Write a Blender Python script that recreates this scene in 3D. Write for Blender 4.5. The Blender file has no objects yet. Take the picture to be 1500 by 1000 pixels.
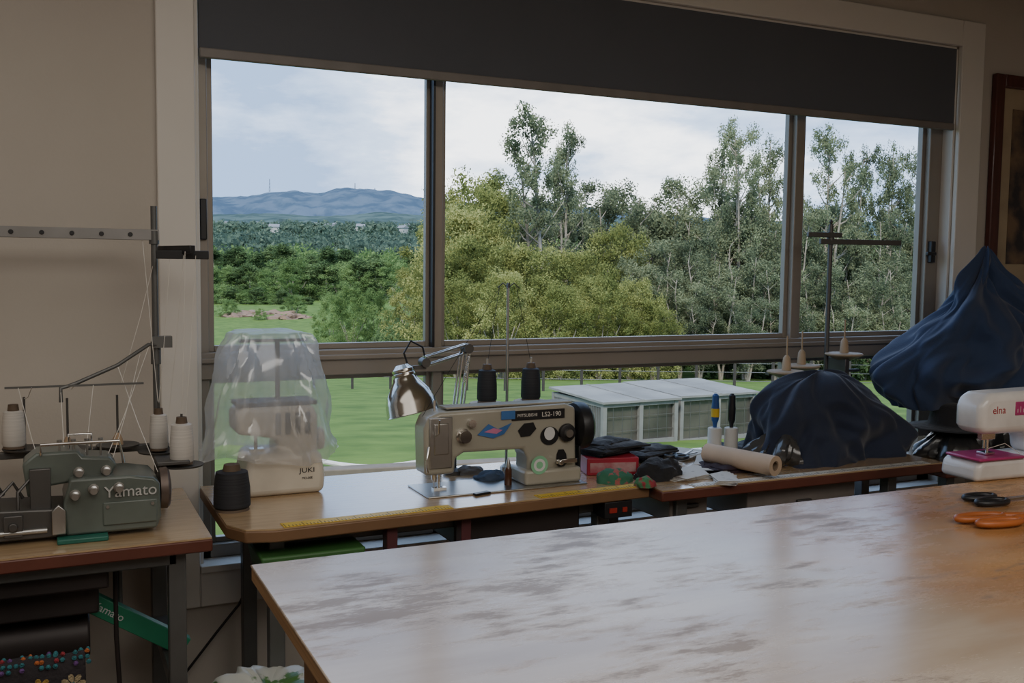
import bpy, math, random
import numpy as np
from mathutils import Vector, Matrix, noise
random.seed(5); np.random.seed(5)
R=math.radians
# ------------------------------------------------------------ camera
FPX=1450.0; YAW=R(25.2); PIT=math.atan(.075); ROLL=.012
C=Vector((0,-3.0,1.43))
fw=Vector((math.sin(YAW)*math.cos(PIT),math.cos(YAW)*math.cos(PIT),-math.sin(PIT)))
r0=Vector((math.cos(YAW),-math.sin(YAW),0)); u0=r0.cross(fw)
cr=(r0+ROLL*u0).normalized(); cu=cr.cross(fw).normalized()
cam=bpy.data.objects.new("camera",bpy.data.cameras.new("camera"))
bpy.context.scene.collection.objects.link(cam)
cam.data.sensor_width=36; cam.data.lens=FPX/1500*36; cam.data.clip_end=9000; cam.data.clip_start=.05
m=Matrix((cr,cu,-fw)).transposed().to_4x4(); m.translation=C; cam.matrix_world=m
bpy.context.scene.camera=cam
def ray(px,py): return fw+((px-750)/FPX)*cr+((500-py)/FPX)*cu
def OZ(px,py,z):
    d=ray(px,py); t=(z-C.z)/d.z; return C+d*t
def OY(px,py,y):
    d=ray(px,py); t=(y-C.y)/d.y; return C+d*t
def OD(px,py,s): return C+ray(px,py)*s
# ------------------------------------------------------------ materials
MATS={}
def mat(name,col,rough=.5,metal=0,col2=None,nscale=8,stretch=(1,1,1),bump=0,bscale=40,spec=.5,coat=0,sheen=0,contrast=(.35,.65),crough=.1):
    if name in MATS: return MATS[name]
    M=bpy.data.materials.new(name); M.use_nodes=True; nt=M.node_tree; b=nt.nodes["Principled BSDF"]
    b.inputs["Base Color"].default_value=(*col,1); b.inputs["Roughness"].default_value=rough
    b.inputs["Metallic"].default_value=metal; b.inputs["Specular IOR Level"].default_value=spec
    b.inputs["Coat Weight"].default_value=coat; b.inputs["Coat Roughness"].default_value=crough
    b.inputs["Sheen Weight"].default_value=sheen
    tc=nt.nodes.new("ShaderNodeTexCoord"); mp=nt.nodes.new("ShaderNodeMapping"); mp.inputs["Scale"].default_value=stretch
    nt.links.new(tc.outputs["Object"],mp.inputs[0])
    c2=col2 if col2 else tuple(c*.82 for c in col)
    n=nt.nodes.new("ShaderNodeTexNoise"); n.inputs["Scale"].default_value=nscale; n.inputs["Detail"].default_value=5
    rp=nt.nodes.new("ShaderNodeValToRGB"); rp.color_ramp.elements[0].position=contrast[0]; rp.color_ramp.elements[1].position=contrast[1]
    rp.color_ramp.elements[0].color=(*c2,1); rp.color_ramp.elements[1].color=(*col,1)
    nt.links.new(mp.outputs[0],n.inputs["Vector"]); nt.links.new(n.outputs[0],rp.inputs[0]); nt.links.new(rp.outputs[0],b.inputs["Base Color"])
    if bump:
        n2=nt.nodes.new("ShaderNodeTexNoise"); n2.inputs["Scale"].default_value=bscale
        nt.links.new(mp.outputs[0],n2.inputs["Vector"])
        bp=nt.nodes.new("ShaderNodeBump"); bp.inputs["Strength"].default_value=bump; bp.inputs["Distance"].default_value=.01
        nt.links.new(n2.outputs[0],bp.inputs["Height"]); nt.links.new(bp.outputs[0],b.inputs["Normal"])
    MATS[name]=M; return M
def leafmat(name,c1,c2,c3):
    M=bpy.data.materials.new(name); M.use_nodes=True; nt=M.node_tree; nt.nodes.clear()
    o=nt.nodes.new("ShaderNodeOutputMaterial"); g=nt.nodes.new("ShaderNodeNewGeometry")
    n=nt.nodes.new("ShaderNodeTexNoise"); n.inputs["Scale"].default_value=.55
    nt.links.new(g.outputs["Position"],n.inputs["Vector"])
    mx=nt.nodes.new("ShaderNodeMath"); mx.operation='MULTIPLY_ADD'; mx.inputs[1].default_value=.35
    ml=nt.nodes.new("ShaderNodeMath"); ml.operation='MULTIPLY_ADD'; ml.inputs[1].default_value=1.6; ml.inputs[2].default_value=-.5
    nt.links.new(n.outputs[0],ml.inputs[0]); nt.links.new(g.outputs["Random Per Island"],mx.inputs[0]); nt.links.new(ml.outputs[0],mx.inputs[2])
    oi=nt.nodes.new("ShaderNodeObjectInfo"); mo=nt.nodes.new("ShaderNodeMath"); mo.operation='MULTIPLY_ADD'; mo.inputs[1].default_value=.35; nt.links.new(oi.outputs["Random"],mo.inputs[0])
    sb=nt.nodes.new("ShaderNodeMath"); sb.operation='SUBTRACT'; sb.inputs[1].default_value=.14; nt.links.new(mx.outputs[0],sb.inputs[0]); nt.links.new(sb.outputs[0],mo.inputs[2])
    rp=nt.nodes.new("ShaderNodeValToRGB"); e=rp.color_ramp.elements; e[0].position=.15; e[0].color=(*c1,1); e[1].position=.85; e[1].color=(*c3,1)
    k=e.new(.5); k.color=(*c2,1)
    nt.links.new(mo.outputs[0],rp.inputs[0])
    d=nt.nodes.new("ShaderNodeBsdfDiffuse"); t=nt.nodes.new("ShaderNodeBsdfTranslucent"); a=nt.nodes.new("ShaderNodeMixShader"); a.inputs[0].default_value=.42
    nt.links.new(rp.outputs[0],d.inputs[0]); nt.links.new(rp.outputs[0],t.inputs[0])
    nt.links.new(d.outputs[0],a.inputs[1]); nt.links.new(t.outputs[0],a.inputs[2]); nt.links.new(a.outputs[0],o.inputs[0])
    MATS[name]=M; return M
def mixmat(name,trans,col,gloss=.06,rough=.05,wall='diff'):
    M=bpy.data.materials.new(name); M.use_nodes=True; nt=M.node_tree; nt.nodes.clear()
    o=nt.nodes.new("ShaderNodeOutputMaterial"); t=nt.nodes.new("ShaderNodeBsdfTransparent"); t.inputs[0].default_value=(1,1,1,1)
    d=nt.nodes.new("ShaderNodeBsdfDiffuse"); d.inputs[0].default_value=(*col,1)
    tl=nt.nodes.new("ShaderNodeBsdfTranslucent"); tl.inputs[0].default_value=(*col,1)
    dd=nt.nodes.new("ShaderNodeMixShader"); dd.inputs[0].default_value=.5 if wall=='diff' else 0
    nt.links.new(d.outputs[0],dd.inputs[1]); nt.links.new(tl.outputs[0],dd.inputs[2])
    g=nt.nodes.new("ShaderNodeBsdfGlossy"); g.inputs["Roughness"].default_value=rough
    a=nt.nodes.new("ShaderNodeMixShader"); a.inputs[0].default_value=1-trans
    b=nt.nodes.new("ShaderNodeMixShader"); b.inputs[0].default_value=gloss
    nt.links.new(t.outputs[0],a.inputs[1]); nt.links.new(dd.outputs[0],a.inputs[2])
    nt.links.new(a.outputs[0],b.inputs[1]); nt.links.new(g.outputs[0],b.inputs[2]); nt.links.new(b.outputs[0],o.inputs[0])
    MATS[name]=M; return M
# ------------------------------------------------------------ mesh builder
class MB:
    def __init__(s): s.v=[];s.f=[];s.m=[]
    def add(s,vs,fs,m=0):
        o=len(s.v); s.v+= [tuple(v) for v in vs]; s.f+=[tuple(i+o for i in f) for f in fs]; s.m+=[m]*len(fs); return s
    def box(s,c,d,rot=None,m=0):
        c=Vector(c); vs=[]
        for x in(-.5,.5):
            for y in(-.5,.5):
                for z in(-.5,.5):
                    p=Vector((x*d[0],y*d[1],z*d[2]))
                    if rot is not None: p=rot@p
                    vs.append(c+p)
        return s.add(vs,[(0,1,3,2),(4,6,7,5),(0,4,5,1),(2,3,7,6),(0,2,6,4),(1,5,7,3)],m)
    def bb(s,x0,x1,y0,y1,z0,z1,m=0): return s.box(((x0+x1)/2,(y0+y1)/2,(z0+z1)/2),(abs(x1-x0),abs(y1-y0),abs(z1-z0)),None,m)
    def tube(s,pts,r,n=10,m=0,cap=True):
        pts=[Vector(p) for p in pts]; rs=r if isinstance(r,(list,tuple)) else [r]*len(pts)
        up=None; vs=[]; fs=[]
        for i,p in enumerate(pts):
            t=(pts[min(i+1,len(pts)-1)]-pts[max(i-1,0)]).normalized()
            if up is None:
                up=Vector((0,0,1)) if abs(t.z)<.9 else Vector((1,0,0))
            a=t.cross(up).normalized(); b=a.cross(t).normalized(); up=b
            for k in range(n):
                th=2*math.pi*k/n; vs.append(p+(a*math.cos(th)+b*math.sin(th))*rs[i])
        for i in range(len(pts)-1):
            for k in range(n):
                k2=(k+1)%n; fs.append((i*n+k,i*n+k2,(i+1)*n+k2,(i+1)*n+k))
        if cap: fs.append(tuple(range(n))[::-1]); fs.append(tuple(range((len(pts)-1)*n,len(pts)*n)))
        return s.add(vs,fs,m)
    def cyl(s,p0,p1,ra,rb=None,n=24,m=0): return s.tube([p0,p1],[ra,ra if rb is None else rb],n,m)
    def lathe(s,prof,c=(0,0,0),ax=(0,0,1),n=28,m=0,close=True):
        c=Vector(c); ax=Vector(ax).normalized(); q=Vector((0,0,1)).rotation_difference(ax); vs=[];fs=[]
        for r,z in prof:
            for k in range(n):
                th=2*math.pi*k/n; vs.append(c+q@Vector((r*math.cos(th),r*math.sin(th),z)))
        for i in range(len(prof)-1):
            for k in range(n):
                k2=(k+1)%n; fs.append((i*n+k,i*n+k2,(i+1)*n+k2,(i+1)*n+k))
        if close: fs.append(tuple(range(n))[::-1]); fs.append(tuple(range((len(prof)-1)*n,len(prof)*n)))
        return s.add(vs,fs,m)
    def prism(s,poly,a,b,plane='xz',m=0):
        n=len(poly)
        f=(lambda p,d:(p[0],d,p[1])) if plane=='xz' else ((lambda p,d:(p[0],p[1],d)) if plane=='xy' else (lambda p,d:(d,p[0],p[1])))
        vs=[f(p,a) for p in poly]+[f(p,b) for p in poly]
        fs=[tuple(range(n)),tuple(range(n,2*n))[::-1]]+[(i,i+n,(i+1)%n+n,(i+1)%n) for i in range(n)]
        return s.add(vs,fs,m)
    def make(s,name,mats,parent=None,loc=None,bevel=0,smooth=True,label=None,cat=None,sub=0,rotz=0,seg=2):
        me=bpy.data.meshes.new(name); me.from_pydata(s.v,[],s.f)
        if not isinstance(mats,(list,tuple)): mats=[mats]
        for q in mats: me.materials.append(q)
        me.polygons.foreach_set("material_index",s.m)
        import bmesh
        b=bmesh.new(); b.from_mesh(me); bmesh.ops.recalc_face_normals(b,faces=b.faces); b.to_mesh(me); b.free()
        if smooth:
            me.polygons.foreach_set("use_smooth",[True]*len(me.polygons))
            me.set_sharp_from_angle(angle=R(38 if not sub else 180))
        me.update()
        return obj(name,me,parent,loc,bevel,label,cat,sub,rotz,seg)
def obj(name,me,parent=None,loc=None,bevel=0,label=None,cat=None,sub=0,rotz=0,seg=2):
    o=bpy.data.objects.new(name,me); bpy.context.scene.collection.objects.link(o)
    if parent: o.parent=parent
    if loc is not None: o.location=loc
    if rotz: o.rotation_euler[2]=rotz
    if bevel:
        q=o.modifiers.new("b",'BEVEL'); q.width=bevel; q.segments=seg; q.limit_method='ANGLE'; q.angle_limit=R(40)
    if sub:
        q=o.modifiers.new("s",'SUBSURF'); q.levels=sub; q.render_levels=sub
    if label: o["label"]=label
    if cat: o["category"]=cat
    return o
def thing(name,loc,label,cat,rotz=0,group=None):
    e=bpy.data.objects.new(name,None); bpy.context.scene.collection.objects.link(e); e.location=loc; e.rotation_euler[2]=rotz
    e.empty_display_size=.05; e["label"]=label; e["category"]=cat
    if group: e["group"]=group
    return e
def struct(o,**k): o["kind"]="structure"; return o
def text(body,size,loc,mt,parent,rot=(R(90),0,0),name="lettering",ext=.0004,sx=1):
    cu_=bpy.data.curves.new(name,'FONT'); cu_.body=body; cu_.size=size; cu_.extrude=ext; cu_.align_x='CENTER'; cu_.align_y='CENTER'
    o=bpy.data.objects.new(name+"_tmp",cu_); bpy.context.scene.collection.objects.link(o)
    bpy.context.view_layer.update(); dg=bpy.context.evaluated_depsgraph_get()
    me=bpy.data.meshes.new_from_object(o.evaluated_get(dg)); bpy.data.objects.remove(o)
    me.materials.clear(); me.materials.append(mt)
    t=obj(name,me,parent,loc); t.rotation_euler=rot; t.scale=(sx,1,1); return t
def fn(x,y,z): return noise.noise(Vector((x,y,z)))
def loft(rings,n=72,amp=.02,k=5,seed=0,nz=26,capz=True,pw=2.0,crisp=1.0,twist=0,hem=0,taper=.5,hf=1.0):
    B=MB(); vs=[];fs=[]; L=len(rings)
    for i in range(nz+1):
        t=i/nz*(L-1); a=min(int(t),L-2); q=t-a; 
        p=[rings[max(a-1,0)],rings[a],rings[a+1],rings[min(a+2,L-1)]]
        g=[.5*((2*p[1][j])+(-p[0][j]+p[2][j])*q+(2*p[0][j]-5*p[1][j]+4*p[2][j]-p[3][j])*q*q+(-p[0][j]+3*p[1][j]-3*p[2][j]+p[3][j])*q**3) for j in range(5)]
        g[3]=max(g[3],.003); g[4]=max(g[4],.003)
        for j in range(n):
            th=2*math.pi*j/n; c,s_=math.cos(th),math.sin(th)
            e=2/pw; x=math.copysign(abs(c)**e,c); y=math.copysign(abs(s_)**e,s_)
            w1=k*th+seed+twist*g[2]+4*hf*fn(c*1.2+seed,s_*1.2,g[2]*5)
            tri=1-2*abs(((w1/(2*math.pi))%1)*2-1)
            w2=(k+3)*th+seed*2-twist*1.7*g[2]+3*fn(c*1.5+seed*3,s_*1.5,g[2]*4)
            tri2=1-2*abs(((w2/(2*math.pi))%1)*2-1)
            f=amp*(1-i/nz*taper)*(tri*.6*crisp+(tri2*.5 if hf<1 else 0)+math.sin(w1)*.5*(1-crisp)+hf*(fn(c*3+seed,s_*3,g[2]*9)*1.6-abs(fn(c*4+seed*2+g[2]*twist*.4,s_*4+g[2]*9,seed+g[2]*6))*2.0))
            sc=min(1,(g[3]+g[4])/.15)
            hz=hem*(.5+.5*math.sin(3*th+seed))*max(0,1-i/nz*5)
            vs.append((g[0]+x*g[3]+c*f*sc,g[1]+y*g[4]+s_*f*sc,g[2]+hz+(0 if i==0 else fn(c*2,s_*2,g[2]*6+seed)*amp*.5)))
    for i in range(nz):
        for j in range(n):
            j2=(j+1)%n; fs.append((i*n+j,i*n+j2,(i+1)*n+j2,(i+1)*n+j))
    if capz: fs.append(tuple(range(nz*n,(nz+1)*n)))
    return B.add(vs,fs)
def lump(rx,ry,h,seed=0,amp=.25,freq=4,n=40,m=12):
    B=MB(); vs=[];fs=[]
    for i in range(m+1):
        ph=i/m*math.pi*.5
        for j in range(n):
            th=2*math.pi*j/n; c,s_=math.cos(th),math.sin(th); rr=math.sin(ph)**.8; zz=math.cos(ph)
            q=1+amp*(fn(c*rr*freq+seed,s_*rr*freq,zz*2)*1.2-abs(fn(c*rr*freq*2,s_*rr*freq*2+seed,zz*3))*1.1)
            vs.append((c*rr*rx*q,s_*rr*ry*q,max(0,zz*h*q) if i<m else 0))
    for i in range(m):
        for j in range(n):
            j2=(j+1)%n; fs.append((i*n+j,(i+1)*n+j,(i+1)*n+j2,i*n+j2))
    fs.append(tuple(range(m*n,(m+1)*n)))
    return B.add(vs,fs)
# common mats
wallm=mat("wall_paint",(.50,.455,.40),.8,0,(.48,.435,.38),3,bump=.05,bscale=120)
trimm=mat("trim_paint",(.68,.645,.595),.45,0,(.66,.625,.575),4)
ceilm=mat("ceiling_paint",(.6,.56,.5),.9)
alum=mat("bronze_aluminium",(.30,.262,.22),.4,.2,(.275,.24,.20),5)
chrome=mat("chrome",(.80,.78,.75),.12,1)
steel=mat("brushed_steel",(.5,.49,.47),.35,1)
dsteel=mat("dark_steel",(.13,.125,.12),.45,.7)
black=mat("black_plastic",(.015,.015,.017),.4)
blackc=mat("black_cloth",(.014,.014,.017),.9,sheen=.15,bump=.3,bscale=60)
white=mat("white_plastic",(.72,.68,.62),.35)
cream=mat("cream_plastic",(.68,.62,.52),.35)
cone_w=mat("white_thread",(.62,.58,.53),.8,0,(.5,.47,.43),3,(1,1,120))
cone_b=mat("black_thread",(.012,.012,.016),.7,0,(.03,.03,.035),3,(1,1,120))
navy=mat("navy_cloth",(.024,.046,.112),.85,0,(.020,.038,.092),4,sheen=.2,bump=.1,bscale=200)
navyd=mat("dark_navy_cloth",(.016,.025,.056),.85,0,(.013,.020,.045),4,sheen=.2,bump=.1,bscale=200)
khaki=mat("machine_enamel",(.37,.345,.28),.35,0,(.33,.31,.25),6,coat=.3)
yellow=mat("tape_yellow",(.72,.48,.03),.5)
red=mat("red_card",(.35,.02,.03),.45)
# ------------------------------------------------------------ room
X0,X1,YB,H=-2.7,4.75,-5.2,2.62
wx0,wx1,wz0,wz1=.395,3.44,.52,2.36; T=.16
w=MB(); w.bb(X0,wx0,0,T,0,H); w.bb(wx1,X1,0,T,0,H); w.bb(wx0,wx1,0,T,wz1,H); w.bb(wx0,wx1,0,T,0,wz0)
struct(w.make("wall_back",wallm))
struct(MB().bb(X0-.12,X0,YB,T,0,H).make("wall_left",wallm))
struct(MB().bb(X1,X1+.12,YB,T,0,H).make("wall_right",wallm))
struct(MB().bb(X0-.12,X1+.12,YB-.12,YB,0,H).make("wall_front",wallm))
struct(MB().bb(X0-.12,X1+.12,YB-.12,T,H,H+.1).make("ceiling",ceilm))
fl=mat("floor_boards",(.16,.10,.06),.45,0,(.11,.07,.04),3,(1,12,1))
struct(MB().bb(X0-.12,X1+.12,YB-.12,T,-.12,0).make("floor",fl))
t=MB(); tw=.105
t.bb(wx0-tw,wx0,-.022,0,wz0-tw,wz1+tw); t.bb(wx1,wx1+.13,-.022,0,wz0-tw,wz1+tw)
t.bb(wx0,wx1,-.022,0,wz1,wz1+tw); t.bb(wx0,wx1,-.022,0,wz0-tw,wz0)
struct(t.make("trim_1",trimm,bevel=.004))
t=MB(); t.bb(wx0,wx0+.012,0,.07,wz0,wz1); t.bb(wx1-.012,wx1,0,.07,wz0,wz1); t.bb(wx0,wx1,0,.07,wz1-.012,wz1); t.bb(wx0,wx1,-.035,.07,wz0,wz0+.02)
struct(t.make("trim_2",trimm,bevel=.002))
struct(MB().bb(X0,X1,-.016,0,0,.09).make("baseboard_back",trimm,bevel=.003))
# window
W=thing("window_1",(0,0,0),"","x"); del W["label"]; del W["category"]; W["kind"]="structure"
y0,y1=.05,.12
fx0,fx1,fz0,fz1=wx0+.012,wx1-.012,wz0+.02,wz1-.012
f=MB()
f.bb(fx0,fx0+.03,y0,y1,fz0,fz1); f.bb(fx1-.07,fx1,y0,y1,fz0,fz1); f.bb(fx0,fx1,y0,y1,fz1-.05,fz1); f.bb(fx0,fx1,y0,y1,fz0,fz0+.04)
f.bb(fx0,fx1,y0-.015,y1,1.085,1.165); f.bb(fx0,fx1,y0-.03,y1,1.135,1.150)
M1,M2,M3,M4=1.148,1.180,2.645,2.69
for xa,xb in((M1,M2),(M3,M4)): f.bb(xa,xb,y0,y1,fz0,fz1)
f.make("window_frame",alum,W,bevel=.003)
def sash(a,b,z0,z1,yy,wd=.02):
    s=MB(); s.bb(a,a+wd,yy,yy+.025,z0,z1); s.bb(b-wd,b,yy,yy+.025,z0,z1); s.bb(a+wd,b-wd,yy,yy+.025,z1-wd,z1); s.bb(a+wd,b-wd,yy,yy+.025,z0,z0+wd)
    s.make("sash_frame",alum,W,bevel=.002)
for a,b in((fx0+.03,M1),(M2,M3),(M4,fx1-.07)): sash(a,b,1.165,fz1-.05,.075,.018)
for a,b in((fx0+.03,M1),(M2,M3),(M4,fx1-.07)): sash(a,b,fz0+.04,1.085,.075,.016)
MB().bb(M1-.006,M1+.002,y0-.008,y0+.03,1.165,fz1).make("gasket",black,W)
h=MB(); h.bb(fx1-.06,fx1-.035,.03,.052,1.47,1.56); h.bb(fx1-.09,fx1-.04,.02,.034,1.50,1.515); h.make("window_latch",black,W,bevel=.003)
MB().bb(fx0+.005,fx0+.025,.035,.052,1.50,1.62).make("window_latch",black,W,bevel=.003)
# blind
charc=mat("blind_fabric",(.098,.104,.122),.85,0,(.092,.098,.115),3,bump=.05,bscale=300)
B=thing("roller_blind",(0,0,0),"charcoal fabric roller blind partly lowered over the window","blind")
bf=MB().bb(wx0+.015,wx1-.015,-.004,-.002,2.045,wz1-.01).make("blind_fabric",charc,B)
MB().bb(wx0+.015,wx1-.015,-.010,.006,2.018,2.047).make("bottom_rail",mat("rail_grey",(.22,.20,.185),.5),bf,bevel=.004)
MB().cyl((wx0+.013,.03,wz1-.045),(wx1-.013,.03,wz1-.045),.028).make("blind_tube",mat("tube_green",(.25,.33,.27),.5),B)
# picture
pw=mat("red_wood",(.10,.028,.022),.35,0,(.065,.018,.015),6,(8,1,1),coat=.3)
P=thing("framed_picture",(3.985,0,1.80),"landscape print in a dark red timber frame","picture")
f=MB(); hw,hh,bw=.345,.47,.055
f.bb(-hw,-hw+bw,-.03,-.002,-hh,hh); f.bb(hw-bw,hw,-.03,-.002,-hh,hh); f.bb(-hw+bw,hw-bw,-.03,-.002,hh-bw,hh); f.bb(-hw+bw,hw-bw,-.03,-.002,-hh,-hh+bw)
f.make("picture_frame",pw,P,bevel=.006)
MB().bb(-hw+bw,hw-bw,-.012,-.004,-hh+bw,hh-bw).make("picture_mat",mat("mat_board",(.42,.33,.22),.8),P)
MB().bb(-.22,.22,-.015,-.012,-.33,.33).make("print",mat("print_art",(.20,.13,.08),.5,0,(.04,.035,.04),9,contrast=(.4,.6)),P)
# ------------------------------------------------------------ tables
oak=mat("laminate_oak",(.52,.36,.20),.24,0,(.42,.28,.15),5,(1.5,14,1),coat=.9,crough=.22,spec=.8)
redb=mat("edge_redbrown",(.14,.045,.03),.4)
edgeb=mat("edge_brown",(.22,.12,.06),.45)
legm=mat("leg_grey",(.15,.15,.145),.45,.5)
def table(name,poly,z,label,edge,legs,extra=None,th=.035):
    T_=thing(name,(poly[0][0],poly[0][1],0),label,"table"); ox,oy=poly[0][0],poly[0][1]
    pl=[(x-ox,y-oy) for x,y in poly]
    top=MB().prism(pl,z-.004,z,'xy').make("tabletop",oak,T_)
    cx=sum(p[0] for p in pl)/len(pl); cy=sum(p[1] for p in pl)/len(pl)
    MB().prism([(cx+(x-cx)*1.003,cy+(y-cy)*1.004) for x,y in pl],z-th,z-.004,'xy').make("table_edge",edge,top,bevel=.004)
    for lx,ly in legs:
        MB().bb(lx-ox-.02,lx-ox+.02,ly-oy-.02,ly-oy+.02,.0,z-th).bb(lx-ox-.03,lx-ox+.03,ly-oy-.05,ly-oy+.05,0,.02).make("leg",legm,T_,bevel=.003)
    return T_,ox,oy,top
TZ=.78
t1,ox1,oy1,top1=table("sewing_table",[(.395,-.03),(.395,-.50),(.43,-.565),(.50,-.585),(1.625,-.525),(1.625,-.03)],TZ,"industrial sewing table with pale top and yellow tape edge",edgeb,[(.52,-.48),(1.5,-.45),(.52,-.1),(1.5,-.1)])
b=MB(); b.bb(.52-ox1,1.5-ox1,-.46-oy1,-.42-oy1,TZ-.08,TZ-.035); b.bb(.52-ox1,1.5-ox1,-.13-oy1,-.09-oy1,TZ-.08,TZ-.035); b.bb(.5-ox1,.55-ox1,-.45-oy1,-.1-oy1,TZ-.08,TZ-.036)
b.make("under_frame",legm,t1,bevel=.003)
b=MB(); b.bb(1.02-ox1,1.42-ox1,-.47-oy1,-.20-oy1,TZ-.13,TZ-.036); b.cyl((1.15-ox1,-.38-oy1,.58),(1.36-ox1,-.38-oy1,.58),.07); b.bb(1.2-ox1,1.28-ox1,-.40-oy1,-.3-oy1,.6,.7)
b.make("motor",mat("motor_dark",(.05,.04,.038),.5,.3),t1,bevel=.006)
mm_=mat("maroon_metal",(.12,.035,.04),.5)
MB().bb(1.02-ox1,1.05-ox1,-.52-oy1,-.48-oy1,TZ-.16,TZ-.036).make("hinge_bracket",mm_,t1,bevel=.003)
MB().bb(.80-ox1,.83-ox1,-.54-oy1,-.50-oy1,TZ-.12,TZ-.036).make("hinge_bracket",mm_,t1,bevel=.003)
sw=MB().bb(1.47-ox1,1.565-ox1,-.53-oy1,-.46-oy1,TZ-.085,TZ-.036,0).make("power_switch",black,t1,bevel=.002)
srd=mat("switch_red",(.35,.03,.02),.4)
MB().bb(1.485-ox1,1.510-ox1,-.534-oy1,-.53-oy1,TZ-.068,TZ-.054).make("button",srd,sw); MB().bb(1.53-ox1,1.545-ox1,-.534-oy1,-.53-oy1,TZ-.068,TZ-.054).make("button",srd,sw)
def tape(par,p,q,w,mats,name,n):
    p=Vector(p);q=Vector(q);d=(q-p); L=d.length; a=math.atan2(d.y,d.x); rot=Matrix.Rotation(a,3,'Z'); B=MB()
    B.box((p+q)/2+Vector((0,0,.001)),(L,w,.0016),rot,0)
    nr=Vector((-d.y,d.x,0)).normalized()
    for i in range(n):
        l=w*(.75 if i%5==0 else .35)
        B.box(p+d*((i+.5)/n)+Vector((0,0,.0022))-nr*(w/2-l/2),(.0014,l,.0006),rot,1)
    return B.make(name,mats,par)
def tp(par,ox,oy,a,b_,w,n,mats,name):
    tape(par,(a[0]-ox,a[1]-oy,TZ),(b_[0]-ox,b_[1]-oy,TZ),w,mats,name,n)
tp(top1,ox1,oy1,(.52,-.562),(.98,-.538),.040,50,[yellow,black],"tape_measure")
tp(top1,ox1,oy1,(1.25,-.524),(1.61,-.504),.038,40,[yellow,black],"tape_measure")
t2,ox2,oy2,top2=table("sewing_table",[(1.64,-.03),(1.64,-.575),(2.80,-.575),(2.80,-.03)],TZ-.005,"timber sewing table with a white ruler strip along its edge",redb,[(1.75,-.5),(2.62,-.5),(1.75,-.1),(2.62,-.1)])
tape(top2,(1.76-ox2,-.552-oy2,TZ-.005),(2.74-ox2,-.552-oy2,TZ-.005),.038,[mat("ruler_white",(.68,.65,.58),.5),black],"ruler_strip",90)
dt=mat("drawer_taupe",(.22,.19,.17),.5)
for xa,xb,yf,zb in((1.72,1.86,-.50,TZ-.13),(2.0,2.45,-.52,TZ-.15)):
    dr=MB().bb(xa-ox2,xb-ox2,yf-oy2,-.15-oy2,zb,TZ-.04).make("drawer",dt,t2,bevel=.005)
    xm=(xa+xb)/2-ox2; MB().bb(xm-.03,xm+.03,yf-oy2-.012,yf-oy2,zb+.045,zb+.057).make("handle",dsteel,dr,bevel=.003)
t3,ox3,oy3,top3=table("sewing_table",[(2.82,-.03),(2.82,-.57),(4.0,-.57),(4.0,-.03)],TZ-.03,"timber sewing table stacked with covered machines",redb,[(2.9,-.5),(3.9,-.5),(2.9,-.1),(3.9,-.1)])
t4,ox4,oy4,top4=table("sewing_table",[(.345,-.03),(.345,-.60),(-.85,-.62),(-.85,-.03)],TZ,"worn timber sewing table with red-brown edge and steel legs",redb,[(.27,-.54),(-.75,-.54),(.27,-.1),(-.75,-.1)])
b=MB(); b.bb(-.75-ox4,.27-ox4,-.56-oy4,-.52-oy4,TZ-.07,TZ-.036); b.bb(.25-ox4,.29-ox4,-.54-oy4,-.1-oy4,.40,.44); b.bb(.25-ox4,.29-ox4,-.54-oy4,-.1-oy4,TZ-.075,TZ-.036)
b.make("under_frame",legm,t4,bevel=.003)
b=MB(); b.bb(-.6-ox4,.12-ox4,-.52-oy4,-.2-oy4,TZ-.12,TZ-.036); b.bb(-.35-ox4,.1-ox4,-.45-oy4,-.25-oy4,.58,.66); b.cyl((-.2-ox4,-.35-oy4,.5),(.08-ox4,-.35-oy4,.5),.06)
b.tube([(.14-ox4,-.4-oy4,.72),(.14-ox4,-.4-oy4,.5),(.16-ox4,-.4-oy4,.05)],.006)
b.make("motor",MATS["motor_dark"],t4,bevel=.006)
# cutting table
CZ=.86
ply=bpy.data.materials.new("plywood_worn"); ply.use_nodes=True; nt=ply.node_tree; bs=nt.nodes["Principled BSDF"]
tc=nt.nodes.new("ShaderNodeTexCoord")
def mapping(sc,rot):
    q=nt.nodes.new("ShaderNodeMapping"); q.inputs["Scale"].default_value=sc; q.inputs["Rotation"].default_value=(0,0,rot); nt.links.new(tc.outputs["Object"],q.inputs[0]); return q
def nz_(mp_,s,d,r):
    q=nt.nodes.new("ShaderNodeTexNoise"); q.inputs["Scale"].default_value=s; q.inputs["Detail"].default_value=d; q.inputs["Roughness"].default_value=r; nt.links.new(mp_.outputs[0],q.inputs["Vector"]); return q
def ramp_(src,p0,c0,p1,c1):
    q=nt.nodes.new("ShaderNodeValToRGB"); e=q.color_ramp.elements; e[0].position=p0; e[0].color=c0; e[1].position=p1; e[1].color=c1; nt.links.new(src,q.inputs[0]); return q
def mix_(f,a,b):
    q=nt.nodes.new("ShaderNodeMix"); q.data_type='RGBA'; nt.links.new(f,q.inputs[0])
    nt.links.new(a,q.inputs[6]); nt.links.new(b,q.inputs[7]); return q
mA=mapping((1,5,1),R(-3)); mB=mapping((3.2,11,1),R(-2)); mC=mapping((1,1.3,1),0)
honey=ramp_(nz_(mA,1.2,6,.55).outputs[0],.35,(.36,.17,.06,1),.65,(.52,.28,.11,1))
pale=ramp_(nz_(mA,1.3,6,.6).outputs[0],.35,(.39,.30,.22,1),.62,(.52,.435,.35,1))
sx=nt.nodes.new("ShaderNodeSeparateXYZ"); nt.links.new(tc.outputs["Object"],sx.inputs[0])
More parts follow.
